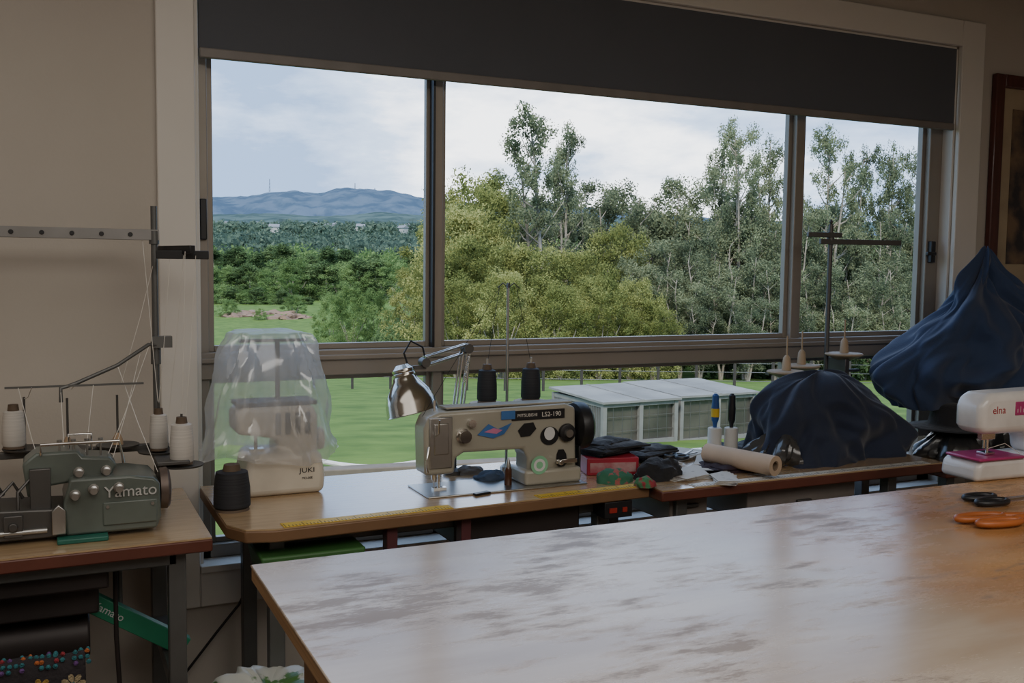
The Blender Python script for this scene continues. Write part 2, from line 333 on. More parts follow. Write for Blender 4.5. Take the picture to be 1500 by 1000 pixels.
ma=nt.nodes.new("ShaderNodeMath"); ma.operation='MULTIPLY_ADD'; ma.inputs[1].default_value=.62; ma.inputs[2].default_value=-.66; nt.links.new(sx.outputs[0],ma.inputs[0])
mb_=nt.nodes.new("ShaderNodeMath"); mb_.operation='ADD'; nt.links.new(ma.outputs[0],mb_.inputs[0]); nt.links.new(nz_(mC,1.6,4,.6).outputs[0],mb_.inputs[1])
wear_glare=ramp_(mb_.outputs[0],.35,(0,0,0,1),.80,(1,1,1,1))  # worn finish plus window glare painted into the colour: pale left, honey right
base=mix_(wear_glare.outputs[0],pale.outputs[0],honey.outputs[0])
scn=nz_(mB,1.9,15,.78)
zone=nz_(mC,2.6,3,.5)
zm=nt.nodes.new("ShaderNodeMath"); zm.operation='MULTIPLY_ADD'; zm.inputs[1].default_value=.6; nt.links.new(zone.outputs[0],zm.inputs[0]); nt.links.new(scn.outputs[0],zm.inputs[2])
sc1=ramp_(zm.outputs[0],.875,(0,0,0,1),.935,(.62,.62,.62,1))
dkc=nt.nodes.new("ShaderNodeRGB"); dkc.outputs[0].default_value=(.17,.115,.075,1)
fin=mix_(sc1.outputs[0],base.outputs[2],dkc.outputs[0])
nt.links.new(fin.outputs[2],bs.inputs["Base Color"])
rg=nt.nodes.new("ShaderNodeMapRange"); rg.inputs[1].default_value=.80; rg.inputs[2].default_value=.96; rg.inputs[3].default_value=.23; rg.inputs[4].default_value=.46
nt.links.new(zm.outputs[0],rg.inputs[0]); nt.links.new(rg.outputs[0],bs.inputs["Roughness"])
bs.inputs["IOR"].default_value=1.75
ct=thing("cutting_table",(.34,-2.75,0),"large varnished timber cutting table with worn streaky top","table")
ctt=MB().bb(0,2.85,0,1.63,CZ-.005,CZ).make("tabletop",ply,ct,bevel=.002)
MB().bb(.002,2.848,.002,1.628,CZ-.03,CZ-.005).make("table_edge",mat("ply_edge",(.40,.24,.12),.5,0,(.28,.16,.08),4,(1,1,60)),ctt)
for lx in(.12,2.72):
    for ly in(.12,1.5): MB().bb(lx-.04,lx+.04,ly-.04,ly+.04,0,CZ-.03).make("leg",edgeb,ct,bevel=.004)
MB().bb(.1,2.75,.1,.13,CZ-.12,CZ-.03).make("apron",edgeb,ct)
MB().bb(.1,2.75,1.5,1.53,CZ-.12,CZ-.03).make("apron",edgeb,ct)
# ------------------------------------------------------------ industrial sewing machine
S=thing("sewing_machine",(1.24,-.345,TZ),"beige industrial lockstitch sewing machine with stickers set in the table","sewing machine")
a=MB().prism([(-.278,.055),(-.282,.19),(-.268,.224),(-.235,.236),(.17,.242),(.205,.230),(.212,.0),(.045,0),(.045,.085),(.03,.112),(-.16,.114),(-.185,.10),(-.188,.055)],-.045,.045)
arm=a.make("machine_arm",khaki,S,bevel=.011,seg=4)
MB().bb(-.285,.225,-.088,.088,0,.005).make("bed_plate",steel,S,bevel=.002)
MB().bb(.03,.22,-.062,.062,.004,.05).make("arm_base",khaki,S,bevel=.010,seg=3)
MB().bb(-.21,.20,-.030,.030,.241,.247).make("top_cover",khaki,arm,bevel=.002)
fp=MB().bb(-.268,-.198,-.05,-.044,.075,.222).bb(-.255,-.21,-.053,-.046,.115,.205).make("face_plate",steel,S,bevel=.004)
MB().cyl((-.235,-.0,.10),(-.235,0,.03),.004).cyl((-.235,0,.03),(-.235,0,.006),.0015).cyl((-.235,0,.048),(-.235,0,.034),.008).make("needle_bar",chrome,S)
MB().cyl((-.22,0,.12),(-.22,0,.010),.005).bb(-.24,-.2,-.012,.008,.005,.011).make("presser_foot",chrome,S)
MB().cyl((-.235,0,.2),(-.235,0,.265),.004).make("take_up_rod",chrome,S)
MB().tube([(-.25,-.05,.17),(-.25,-.075,.18),(-.25,-.08,.22)],.0025).make("take_up_lever",chrome,fp); MB().tube([(-.27,-.052,.14),(-.285,-.07,.10),(-.28,-.07,.07)],.003).make("lifter_lever",chrome,fp)
a=MB(); a.lathe([(.022,0),(.022,.006),(.012,.008),(.012,.02),(.018,.021),(.018,.026)],(-.165,-.045,.165),(0,-1,0)); a.make("tension_dial",chrome,S)
MB().lathe([(.012,0),(.012,.015)],(-.14,-.045,.2),(0,-1,0)).make("guide_knob",chrome,S)
MB().lathe([(.026,0),(.028,.006),(.026,.014),(.02,.016)],(.172,-.045,.155),(0,-1,0),m=0).lathe([(.014,.016),(.012,.026)],(.172,-.045,.155),(0,-1,0),m=1).make("stitch_dial",[black,steel],S)
MB().bb(.13,.20,-.068,-.062,.065,.078).lathe([(.008,0),(.008,.02)],(.14,-.062,.071),(0,-1,0)).make("reverse_lever",chrome,S,bevel=.002)
a=MB(); a.lathe([(.025,0),(.055,.004),(.070,.010),(.074,.024),(.072,.042),(.062,.052),(.045,.055),(.04,.05),(.022,.052),(.018,.062)],(.213,0,.165),(1,0,0)); a.make("handwheel",black,S)
npl=MB().bb(-.01,.165,-.048,-.044,.200,.228).make("name_plate",black,S)
text("MITSUBISHI",.013,(.040,-.0485,.214),white,npl); text("LS2-190",.020,(.120,-.0485,.2135),white,npl)
def disc(x,z,r,mt,name,y=-.0475,n=28,sx=1,par=S):
    return MB().add([(x+sx*r*math.cos(2*math.pi*i/n),y,z+r*math.sin(2*math.pi*i/n)) for i in range(n)],[tuple(range(n))]).make(name,mt,par,smooth=False)
grn=mat("sticker_green",(.25,.55,.33),.5); wht=mat("sticker_white",(.7,.7,.7),.5); blu=mat("sticker_blue",(.05,.16,.42),.5); pink=mat("sticker_pink",(.6,.2,.35),.5)
s_=disc(.075,.065,.028,grn,"sticker",-.0633); disc(.075,.065,.019,wht,"sticker_ring",-.0637,par=s_); disc(.075,.065,.011,grn,"sticker_dot",-.0641,par=s_)
s_=disc(.115,.148,.028,black,"sticker",-.0475,sx=1.1); disc(.115,.155,.020,wht,"sticker_face",-.0480,sx=.9,par=s_)
for s_ in(MB().prism([(-.12,.165),(-.085,.195),(-.055,.178),(-.01,.195),(-.035,.163),(-.07,.152)],-.0485,-.0475),MB().bb(-.045,.0,-.0485,-.0475,.205,.23),MB().prism([(.02,.15),(.01,.17),(.03,.19),(.06,.192),(.07,.172),(.05,.152)],-.0485,-.0475)):
    s_.make("sticker",blu if s_.v[0][0]<.01 else black,S)
MB().prism([(-.10,.172),(-.07,.182),(-.04,.175),(-.06,.165)],-.0492,-.0486).make("sticker",pink,S)
MB().prism([(.140,.090),(.146,.104),(.163,.104),(.172,.090),(.176,.062),(.165,.052),(.147,.052),(.138,.062)],-.0488,-.0472).make("sticker",black,S)
MB().bb(.218,.226,-.045,.045,.02,.11).make("belt_guard",black,S,bevel=.003)
# ------------------------------------------------------------ thread cones, stands
def cone(loc,mt,r=.035,h=.1,label="",name="thread_cone",group=None):
    e=thing(name,loc,label,"thread",group=group)
    MB().lathe([(r*.9,.006),(r,.012),(r*.98,h*.55),(r*.86,h*.93),(r*.6,h*.96)],n=28).make("thread_winding",mt,e)
    MB().lathe([(r*.95,0),(r*.9,.007),(.004,.008),(.004,h*.95),(r*.5,h*.95),(r*.42,h+.012),(r*.3,h+.012)]).make("cone_core",mat("core_brown",(.12,.08,.05),.7),e)
    return e
ts=thing("thread_stand",(1.33,-.14,TZ),"slim metal thread stand holding two black cones","thread stand")
MB().cyl((0,0,0),(0,0,.59),.0045).lathe([(.02,0),(.02,.01),(.008,.02)]).make("pole",steel,ts)
cb=MB().bb(-.105,.105,-.012,.012,.205,.212).make("crossbar",steel,ts)
for x in (-.07,.085):
    MB().lathe([(.055,.212),(.058,.216),(.054,.22)],(x,0,0)).cyl((x,0,.215),(x,0,.36),.0035).make("spool_plate",mat("plate_grey",(.45,.41,.35),.5),cb)
a=MB()
for k in range(3):
    th=k*2.1; a.tube([(0,0,.585),(.02*math.cos(th),.02*math.sin(th),.6),(.04*math.cos(th),.04*math.sin(th),.583)],.0018,6)
a.lathe([(.006,.585),(.006,.6)])
a.make("thread_guide",dsteel,ts)
a=MB()
for p,q in(((-.07,0,.34),(-.03,0,.585)),((.085,0,.34),(.03,0,.585)),((-.03,0,.585),(-.36,-.2,.22))): a.tube([p,q],.0008,5)
a.make("thread",black,ts)
for x in(-.07,.085): cone((1.33+x,-.14,TZ+.2205),cone_b,.032,.11,"black thread cone on the stand by the beige machine",group="black thread cones")
q=OZ(340,746,TZ); cone((q.x,q.y,TZ),cone_b,.048,.110,"wide black thread cone standing on the pale tabletop",group="black thread cones")
# left overlock stand
px,py_=.262,-.20
ls=thing("thread_stand",(px,py_,TZ),"tall grey steel thread stand with arms and spool plates","thread stand")
MB().cyl((0,0,0),(0,0,.80),.0085).lathe([(.022,0),(.022,.03)]).cyl((0,0,.38),(0,0,.44),.013).cyl((0,0,.7),(0,0,.735),.013).make("pole",legm,ls)
a=MB().bb(-1.05,.012,-.01,.01,.71,.738)
for i in range(14):
    a.lathe([(.006,0),(.006,.002)],(-.06-i*.07,-.011,.724),(0,-1,0),n=10,m=1)
a.make("guide_rail",[mat("rail_metal",(.28,.27,.26),.4,.4),black],ls,bevel=.002)
MB().box((.045,-.05,.685),(.016,.20,.022),Matrix.Rotation(R(20),3,'Z')).box((.06,-.10,.672),(.13,.016,.022),Matrix.Rotation(R(-8),3,'Z')).make("upper_arm",black,ls,bevel=.002)
MB().tube([(.01,-.015,.43),(-.02,-.03,.435),(-.10,-.06,.385),(-.2,-.09,.345),(-.235,-.10,.335),(-.235,-.10,.30)],.005).box((.015,-.01,.44),(.05,.03,.03)).make("thread_arm",legm,ls)
spr=MB().bb(-.5,.03,-.012,.012,.148,.165).bb(-.02,.06,-.2,-.0,.14,.15).make("spool_rail",dsteel,ls,bevel=.002)
MB().bb(-.36,-.04,-.1,-.095,.338,.343).make("guide_rail",legm,ls)
plate=mat("plate_dark",(.07,.065,.06),.45)
for x,y,z in((-.32,-.0,.17),(-.22,-.02,.165),(-.10,-.02,.168),(0.0,-.05,.15),(.045,-.16,.13)):
    MB().lathe([(.012,z-.006),(.052,z),(.054,z+.004),(.05,z+.004),(.0135,z-.001)],(x,y,0)).cyl((x,y,z),(x,y,z+.135),.003).make("spool_plate",plate,spr)
for x,y,z in((-.22,-.02,.165),(-.10,-.02,.168)):
    MB().lathe([(.014,z+.004),(.012,z+.02),(.005,z+.035)],(x,y,0),n=14).make("spool_pin",mat("pin_wood",(.4,.27,.16),.6),spr)
a=MB()
for p,q in(((.045,-.16,.25),(.06,-.15,.68)),((.0,-.05,.27),(.03,-.1,.68)),((0,-.05,.27),(-.03,0,.72)),((-.09,-.02,.33),(.01,0,.7)),((-.22,-.02,.33),(-.2,-.09,.345)),((-.32,0,.3),(-.3,-.1,.34)),((-.235,-.10,.33),(-.23,-.25,.15)),((-.04,-.03,.42),(-.13,-.22,.15)),((.06,-.12,.67),(.02,-.05,.2)),((-.02,-.03,.43),(-.16,-.25,.13)),((.09,-.12,.67),(.055,-.16,.25)),((-.10,-.06,.385),(-.02,-.22,.13)),((-.33,-.1,.34),(-.27,-.25,.12)),((-.16,-.1,.34),(-.20,-.26,.10))):
    a.tube([p,((p[0]+q[0])/2,(p[1]+q[1])/2-.01,(p[2]+q[2])/2-.01),q],.0009,5)
a.make("thread",white,ls)
for x,y,z,r,hh in((.045,-.16,.135,.030,.11),(0,-.05,.155,.024,.10),(-.345,-.0,.175,.028,.10)):
    cone((px+x,py_+y,TZ+z),cone_w,r,hh,"white thread cone on the grey steel stand",group="white thread cones")
# right stand
rx,ry=2.675,-.12
rs=thing("thread_stand",(rx,ry,TZ-.005),"dark steel thread stand with round wooden spool pads","thread stand")
MB().cyl((0,0,0),(0,0,.83),.009).lathe([(.025,0),(.025,.03)]).lathe([(.014,.77),(.014,.80)]).lathe([(.004,.83),(.008,.84),(.001,.85)]).make("pole",dsteel,rs)
MB().box((.12,-.03,.765),(.34,.016,.02),Matrix.Rotation(R(-12),3,'Z')).make("upper_arm",dsteel,rs,bevel=.002)
MB().box((-.03,.0,.79),(.14,.016,.018),Matrix.Rotation(R(-12),3,'Z')).make("upper_arm",dsteel,rs,bevel=.002)
wd=mat("pad_wood",(.42,.31,.20),.6)
spr2=MB().bb(-.28,.16,-.012,.012,.27,.28).bb(.0,.02,-.1,.0,.27,.33).make("spool_rail",dsteel,rs,bevel=.002)
for x,y,z in((-.26,-.08,.29),(-.12,.0,.30),(.03,-.06,.345)):
    MB().lathe([(.03,z-.02),(.068,z-.004),(.07,z),(.066,z+.004),(.02,z+.006)],(x,y,0)).lathe([(.017,z+.006),(.013,z+.05),(.006,z+.06)],(x,y,0)).cyl((x,y,z),(x,y,z+.13),.003).make("spool_pad",wd,spr2)
# ------------------------------------------------------------ lamp
L=thing("desk_lamp",(1.145,-.14,TZ),"chrome articulated desk lamp clamped to the sewing table","lamp")
MB().lathe([(.03,0),(.03,.012),(.012,.02),(.011,.18),(.014,.19)]).make("lamp_base",dsteel,L)
elb=Vector((.04,.0,.395)); hd=Vector((-.135,-.05,.345))
a=MB()
for dy in(-.012,.012):
    a.tube([(0,dy,.17),(.028,dy,.385)],.0035); a.tube([(.025,dy,.17),(.05,dy,.38)],.0035)
la=a.make("lower_arm",chrome,L)
a=MB()
for dy in(-.01,.01):
    a.tube([elb+Vector((0,dy,.012)),hd+Vector((.02,dy,.03))],.0035); a.tube([elb+Vector((0,dy,-.014)),hd+Vector((.02,dy,.004))],.0035)
ua=a.make("upper_arm",chrome,L)
MB().cyl(elb+Vector((.005,-.02,0)),elb+Vector((.005,.02,0)),.015).make("joint",dsteel,la)
MB().cyl(hd+Vector((.02,-.018,.015)),hd+Vector((.02,.018,.015)),.014).box(hd+Vector((-.0,0,0)),(.05,.01,.012)).make("joint",dsteel,ua)
hel=[]
for i in range(90):
    t_=i/90; p=elb+Vector((.005,-.02,-.02)); q=Vector((.012,-.02,.2)); c_=p.lerp(q,t_*.5); hel.append(c_+Vector((math.cos(i*1.1)*.005,math.sin(i*1.1)*.005,0)))
MB().tube(hel,.0011,5).make("spring",chrome,la)
ax=Vector((.16,-.22,-.93)).normalized(); s0=hd+Vector((-.052,-.01,.0))
prof=[(.001,-.012),(.020,-.010),(.030,0),(.034,.004),(.034,.010),(.031,.012),(.035,.016),(.035,.022),(.032,.024),(.036,.028),(.038,.036),(.050,.052),(.066,.075),(.076,.105),(.079,.135),(.081,.140),(.078,.138),(.074,.105),(.063,.078),(.046,.055),(.03,.035)]
sh=MB().lathe(prof,s0,ax,n=40,close=False).make("lamp_shade",mat("shade_metal",(.66,.63,.58),.16,1),L)
MB().lathe([(.001,.03),(.018,.035),(.024,.06),(.032,.09),(.022,.118),(.002,.126)],s0,ax).make("light_bulb",mat("bulb_white",(.7,.68,.62),.3),sh)
MB().tube([hd+Vector((-.03,0,.0)),hd+Vector((-.045,0,.045)),hd+Vector((-.02,.01,.08)),hd+Vector((.02,.015,.06)),hd+Vector((.03,.015,.02))],.003).make("cord",black,L)
# ------------------------------------------------------------ serger + plastic cover
G=thing("overlocker",(.585,-.14,TZ),"cream domestic overlocker standing on the sewing table","sewing machine")
gb=MB().prism([(-.095,0),(.125,0),(.13,.05),(.118,.12),(-.085,.12),(-.10,.04)],-.10,.08).make("machine_base",cream,G,bevel=.018,seg=4)
ga=MB().prism([(.0,.10),(.116,.10),(.115,.22),(.10,.25),(-.10,.25),(-.115,.23),(-.115,.175),(-.05,.165),(0,.155)],-.07,.07).make("machine_arm",cream,G,bevel=.014,seg=3)
for i in range(4): MB().box((-.0+i*.028,-.072,.20),(.014,.012,.06)).make("tension_dial",mat("grey_plastic",(.16,.16,.16),.4),ga,bevel=.003)
MB().bb(-.11,.115,-.06,.05,.249,.262).make("top_tray",mat("grey_plastic",(.16,.16,.16),.4),ga,bevel=.003)
a=MB(); a.lathe([(.03,0),(.034,.01),(.03,.02)],(.125,0,.14),(1,0,0)); a.make("handwheel",cream,G)
MB().cyl((-.05,0,.118),(-.05,0,.18),.005).bb(-.07,-.03,-.03,0,.118,.125).make("presser_foot",chrome,G)
MB().cyl((.02,.03,.25),(.02,.03,.43),.007).tube([(-.09,.03,.43),(.11,.03,.43)],.005).make("thread_guide",dsteel,G)
text("JUKI",.019,(.075,-.101,.068),black,gb,sx=1.25); text("MO-50E",.009,(.075,-.101,.046),black,gb)
cover=mixmat("clear_plastic",.60,(.82,.83,.84),.12,.16)
e=thing("dust_cover",(.572,-.145,TZ),"crinkled translucent plastic dust cover over the cream overlocker","dust cover")
loft([(0,0,.085,.195,.13),(0,0,.12,.190,.13),(0,0,.2,.172,.12),(0,0,.32,.152,.105),(.0,0,.40,.138,.09),(.0,0,.445,.118,.075),(.0,0,.46,.10,.06),(.0,0,.462,.03,.02)],amp=.020,k=4,seed=2,nz=38,n=96,pw=3.0,crisp=1,hem=.035,twist=6,taper=.4,hf=.6).make("cover_sheet",cover,e)
# ------------------------------------------------------------ left industrial overlocker
ym=mat("grey_green_enamel",(.13,.155,.135),.35,0,(.09,.105,.09),8,coat=.3)
O=thing("overlocker",(.09,-.42,TZ),"dark grey-green industrial overlock machine","sewing machine")
MB().bb(-.08,.03,-.12,.10,0,.012).make("base_plate",mat("green_enamel",(.02,.14,.10),.4),O,bevel=.003)
body=MB().prism([(-.06,.012),(.14,.012),(.15,.04),(.148,.12),(.135,.135),(.08,.145),(-.05,.145),(-.065,.09)],-.09,.08).make("machine_body",ym,O,bevel=.006,seg=2)
MB().prism([(-.30,.01),(-.05,.01),(-.05,.075),(-.28,.085),(-.30,.06)],-.08,.07).make("cloth_plate",dsteel,O,bevel=.004)
ua=MB().prism([(-.14,.10),(-.09,.125),(.04,.14),(.055,.165),(.04,.185),(-.02,.19),(-.03,.205),(-.12,.205),(-.15,.18)],-.05,.05).make("upper_arm",ym,O,bevel=.006,seg=2)
MB().bb(-.135,-.09,-.065,-.05,.06,.17).cyl((-.11,-.02,.13),(-.11,-.02,.085),.006).bb(-.13,-.09,-.04,0,.08,.088).make("presser_foot",dsteel,O,bevel=.002)
for i,(x,z) in enumerate(((-.03,.155),(.0,.12),(.03,.155),(-.04,.11),(.055,.12))):
    MB().lathe([(.012,0),(.012,.006),(.004,.007),(.004,.012),(.010,.013),(.010,.018),(.005,.02),(.005,.03),(.008,.032)],(x,-.09 if z<.14 else -.05,z),(0,-1,0),n=16).make("tension_dial",steel,body)
for k,(x,z) in enumerate(((-.16,.12),(-.20,.11),(-.24,.12))):
    MB().tube([(x,-.07,.07),(x,-.07,z),(x+.03,-.05,z+.03),(x+.05,-.04,z-.01)],.004).make("looper_lever",dsteel,O)
for k in range(4):
    MB().cyl((-.07+k*.03,-.03,.14),(-.07+k*.03,-.03,.225),.0025).lathe([(.006,.225),(.006,.23)],(-.07+k*.03,-.03,0),n=10).make("thread_post",steel,ua)
MB().prism([(-.09,.02),(-.06,.02),(-.06,.075),(-.075,.09),(-.09,.075)],-.10,-.085).make("differential_lever",steel,O,bevel=.002)
MB().cyl((-.28,-.085,.03),(-.10,-.085,.03),.006).make("looper_shaft",steel,O)
MB().bb(-.19,-.15,-.09,-.08,.02,.07).lathe([(.01,0),(.01,.01)],(-.17,-.09,.045),(0,-1,0),n=12).make("looper_cover",dsteel,O,bevel=.002)
MB().tube([(-.11,-.05,.20),(-.11,-.06,.225),(.06,-.06,.225),(.07,-.05,.17)],.004).make("wire_guide",chrome,O)
MB().tube([(-.05,-.02,.2),(-.05,-.02,.24),(0,-.02,.24),(0,-.02,.2)],.003).make("wire_guide",chrome,O)
MB().lathe([(.02,0),(.05,.003),(.052,.02),(.045,.026),(.02,.03)],(.152,.0,.09),(1,0,0)).make("handwheel",mat("wheel_brown",(.16,.12,.10),.4,.4),O)
text("Yamato",.038,(.082,-.0935,.108),mat("letter_silver",(.6,.6,.58),.4,.2),body,ext=.001)
MB().bb(.02,.14,-.095,-.09,.03,.085).make("side_cover",ym,body,bevel=.003)
for x in(.03,.13):
    MB().lathe([(.004,0),(.004,.003)],(x,-.095,.075),(0,-1,0),n=10).make("screw",steel,body)
# green guard
a=OY(105,870,-.40); b_=OY(272,948,-.40)
gm=mat("green_paint",(.02,.22,.12),.4,0,(.015,.17,.09))
g=thing("belt_guard",tuple((a+b_)/2),"green painted steel belt guard hanging beneath the table","guard")
ang=math.atan2(b_.z-a.z,b_.x-a.x); rot=Matrix.Rotation(-ang,3,'Y'); ln=(b_-a).length
gc=MB().box((0,0,0),(ln,.004,.046),rot).box(rot@Vector((0,.015,.022)),(ln,.03,.004),rot).box(rot@Vector((0,.015,-.022)),(ln,.03,.004),rot).make("guard_channel",gm,g,bevel=.001)
MB().cyl((-.02,.04,0),(-.02,.04,TZ-.036-((a+b_)/2).z),.006).make("bracket",legm,g)
text("Yamato",.027,tuple(rot@Vector((-.06,-.0027,0))),mat("white_paint",(.6,.6,.6),.5),gc,rot=(R(90),-ang,0))
# cable
pts=[OY(365,855,-.06),OY(350,885,-.06),OY(318,925,-.06),OY(295,955,-.06),OY(272,985,-.06),OY(262,1030,-.06),Vector((.30,-.05,.02))]
sm=[]
for i in range(len(pts)-1):
    for k in range(5): sm.append(pts[i].lerp(pts[i+1],k/5))
sm.append(pts[-1]); MB().tube(sm,.004,8).make("power_cable",black,label="black power cable trailing down the wall",cat="cable")
# chair with crochet blanket
CHZ=-.045; CHX=-.165
ch=thing("chair",(CHX,-.86,0),"dark metal chair draped with a crocheted blanket","chair")
for x in(-.2,.2):
    MB().tube([(x,.0,.0),(x,0,.45),(x,-.02,.68+CHZ)],.012).make("leg",black,ch)
    MB().tube([(x,.4,.0),(x,.38,.45)],.012).make("leg",black,ch)
MB().bb(-.21,.21,-.01,.4,.43,.46).make("seat",blackc,ch,bevel=.01)
MB().bb(-.2,.2,-.03,-.01,.5,.67+CHZ).make("backrest",black,ch,bevel=.006)
bl=thing("crochet_blanket",(CHX,-.86,.68+CHZ),"black crocheted blanket with multicoloured granny squares","blanket")
yarn=mat("black_yarn",(.02,.016,.018),.95,bump=.6,bscale=90)
prof=[(-.062,-.3),(-.065,-.15),(-.062,-.03),(-.04,.01),(-.02,.018),(.005,.01),(.025,-.03),(.03,-.2)]
vs=[];fs=[];nn=30
for j,(y,z) in enumerate(prof):
    for i in range(nn+1):
        x=-.24+.46*i/nn; vs.append((x,y+.008*fn(x*9,z*9,1),z+.006*fn(x*14,2,z*5)))
for j in range(len(prof)-1):
    for i in range(nn): q=j*(nn+1)+i; fs.append((q,q+1,q+nn+2,q+nn+1))
o=MB().add(vs,fs).make("blanket_cloth",yarn,bl,sub=1)
q=o.modifiers.new("sol",'SOLIDIFY'); q.thickness=.006
yc=[mat("yarn_%s"%k,c,.95,bump=.8,bscale=150) for k,c in(("orange",(.40,.11,.03)),("cream",(.36,.29,.17)),("teal",(.03,.15,.17)),("red",(.28,.03,.04)),("purple",(.12,.05,.18)),("yellow",(.34,.22,.05)))]
a=MB()
for i in range(8):
    for j in range(4):
        x0=-.21+i*.058; z0=-.032-j*.058; cA=1 if (i+j)%2 else 5
        for k in range(8):
            th=k*math.pi/4+.2; d_=Vector((math.cos(th),0,math.sin(th))); n_=Vector((-d_.z,0,d_.x)); o_=Vector((x0,-.0735,z0))
            ps=[o_+d_*.006-n_*.0015,o_+d_*.015-n_*.0055,o_+d_*.022-n_*.004,o_+d_*.024,o_+d_*.022+n_*.004,o_+d_*.015+n_*.0055,o_+d_*.006+n_*.0015]
            a.add(ps,[tuple(range(7))],m=cA)
        a.lathe([(.001,.007),(.004,.006),(.006,-.002)],(x0,-.0695,z0),(0,-1,0),n=8,m=[3,0,5,2][(i+j*3)%4])
a.make("yarn_flower",yc,bl)
rn=random.Random(4); a=MB()
for r_ in range(4):
    for i in range(40):
        x=-.235+i*.0118+rn.uniform(-.002,.002); y,z=[(-.050,.004),(-.038,.011),(-.022,.017),(-.004,.014)][r_]
        if rn.random()<.35: continue
        a.lathe([(.001,.0025),(.003,.0015),(.0052,-.003)],(x,y-.003,z+.001),(0,-.8+r_*.2,.6),n=6,m=rn.choice([0,0,2,3,4]) if (i//5+r_)%2 else 2)
a.make("yarn_border",yc,bl)
# bin
bn=thing("waste_bin",(.47,-.60,0),"waste bin lined with a crumpled patterned plastic bag","bin")
MB().lathe([(.10,0),(.13,.36),(.135,.37),(.125,.37),(.1,.02)],close=False).make("bin_body",gm,bn)
loft([(0,0,.32,.145,.145),(0,0,.37,.15,.15),(0,0,.40,.12,.12),(0,0,.395,.07,.07),(0,0,.38,.02,.02)],amp=.03,k=6,seed=9,crisp=.8,n=90,nz=34,twist=20).make("bin_liner",mat("bag_patterned",(.62,.64,.60),.35,0,(.10,.24,.07),11,contrast=(.40,.43)),bn)
# green tray
gt=thing("storage_tray",(.60,-.47,TZ-.145),"green plastic tray tucked beneath the sewing table","tray")
MB().prism([(-.12,0),(.12,0),(.135,.07),(-.135,.07)],-.10,.10).make("tray_body",mat("tray_green",(.05,.15,.04),.5),gt,bevel=.006)
# ------------------------------------------------------------ small things on tables
def put(px_,py_,z=TZ): q=OZ(px_,py_,z); return (q.x,q.y,z)
e=thing("fabric_scrap",put(718,703),"folded blue-grey fabric scrap on the machine table","fabric"); lump(.055,.04,.03,3,.2,1.6).make("cloth",mat("slate_cloth",(.06,.09,.15),.9),e)
e=thing("fabric_scrap",put(688,693),"crumpled grey cloth scrap behind the needle","fabric"); lump(.05,.03,.025,7,.2,1.6).make("cloth",mat("grey_cloth",(.2,.19,.19),.9),e)
e=thing("oil_bottle",put(744,712),"small brown oil bottle with pointed metal cap","bottle")
MB().lathe([(.010,0),(.0115,.003),(.0115,.05),(.008,.058)]).make("bottle_body",mat("amber",(.08,.03,.015),.2),e); MB().lathe([(.008,.058),(.007,.07),(.002,.085)]).make("bottle_cap",steel,e)
e=thing("thread_snips",put(715,722),"small black thread snips lying on the tabletop","scissors",rotz=.3)
MB().prism([(-.05,-.004),(.0,-.008),(.05,0),(.0,.003)],0.001,.004,'xy').make("blade",steel,e); MB().prism([(-.055,-.01),(0,-.012),(0,.006),(-.05,.008)],.001,.007,'xy').make("handle",black,e,bevel=.001)
e=thing("pincushion",put(900,705),"green floral fabric pincushion","pincushion")
lump(.062,.045,.04,5,.12,2).make("cushion",mat("floral_cloth",(.04,.15,.09),.9,0,(.35,.10,.09),40,contrast=(.40,.46)),e)
e=thing("pincushion",put(945,712,TZ-.0),"red and green patterned pincushion by the table end","pincushion"); lump(.035,.03,.03,8,.15,2).make("cushion",mat("floral_red",(.3,.04,.05),.9,0,(.06,.2,.09),40,contrast=(.45,.55)),e)
e=thing("box_file",put(890,690),"red card box lying flat under dark folded cloth","box",rotz=-.25)
bx=MB().bb(-.085,.085,-.06,.06,0,.055).make("box_body",mat("box_red",(.42,.025,.05),.45),e,bevel=.003); MB().bb(-.075,.075,-.0615,-.06,.010,.040).make("box_label",mat("label_cream",(.5,.3,.3),.6,0,(.4,.05,.08),20),bx)
def sheets(name,loc,label,sx_,sy_,n,seed,mt,dz=.006):
    e=thing(name,loc,label,"fabric",rotz=.2*math.sin(seed)); rn=random.Random(seed); B=MB()
    g_=14
    for k in range(n):
        vs=[];fs=[]; ox=rn.uniform(-.02,.02); oy=rn.uniform(-.015,.015); an=rn.uniform(-.35,.35); sc=rn.uniform(.75,1.05)
        for top in(1,0):
            for i in range(g_+1):
                for j in range(g_+1):
                    u=(i/g_*2-1)*sx_*sc; v=(j/g_*2-1)*sy_*sc; ca,sa=math.cos(an),math.sin(an)
                    ed=min(1,(1-max(abs(i/g_*2-1),abs(j/g_*2-1)))*4)
                    z=k*dz+(dz*1.25*(.55+.45*ed)+abs(fn(u*18+seed,v*18,k))*.012*(.3+.7*ed) if top else 0)
                    vs.append((ox+u*ca-v*sa+.006*fn(v*20,k,seed),oy+u*sa+v*ca+.006*fn(u*20,k,seed+3),z))
        N=(g_+1)**2
        for i in range(g_):
            for j in range(g_): q=i*(g_+1)+j; fs.append((q,q+1,q+g_+2,q+g_+1)); fs.append((N+q,N+q+g_+1,N+q+g_+2,N+q+1))
        for i in range(g_):
            for a_,b_2 in((i,i+1),(g_*(g_+1)+i,g_*(g_+1)+i+1),(i*(g_+1),(i+1)*(g_+1)),(i*(g_+1)+g_,(i+1)*(g_+1)+g_)): fs.append((a_,b_2,N+b_2,N+a_))
        B.add(vs,fs)
    B.make("cloth",mt,e); return e
q=put(890,690)
sheets("folded_fabric",(q[0]+.02,q[1]+.02,TZ+.056),"black cloth folded over the red box",.10,.06,5,1,blackc,.008)
sheets("folded_fabric",put(948,672,TZ),"black cloth stack beside the red box",.09,.06,5,2,blackc,.008)
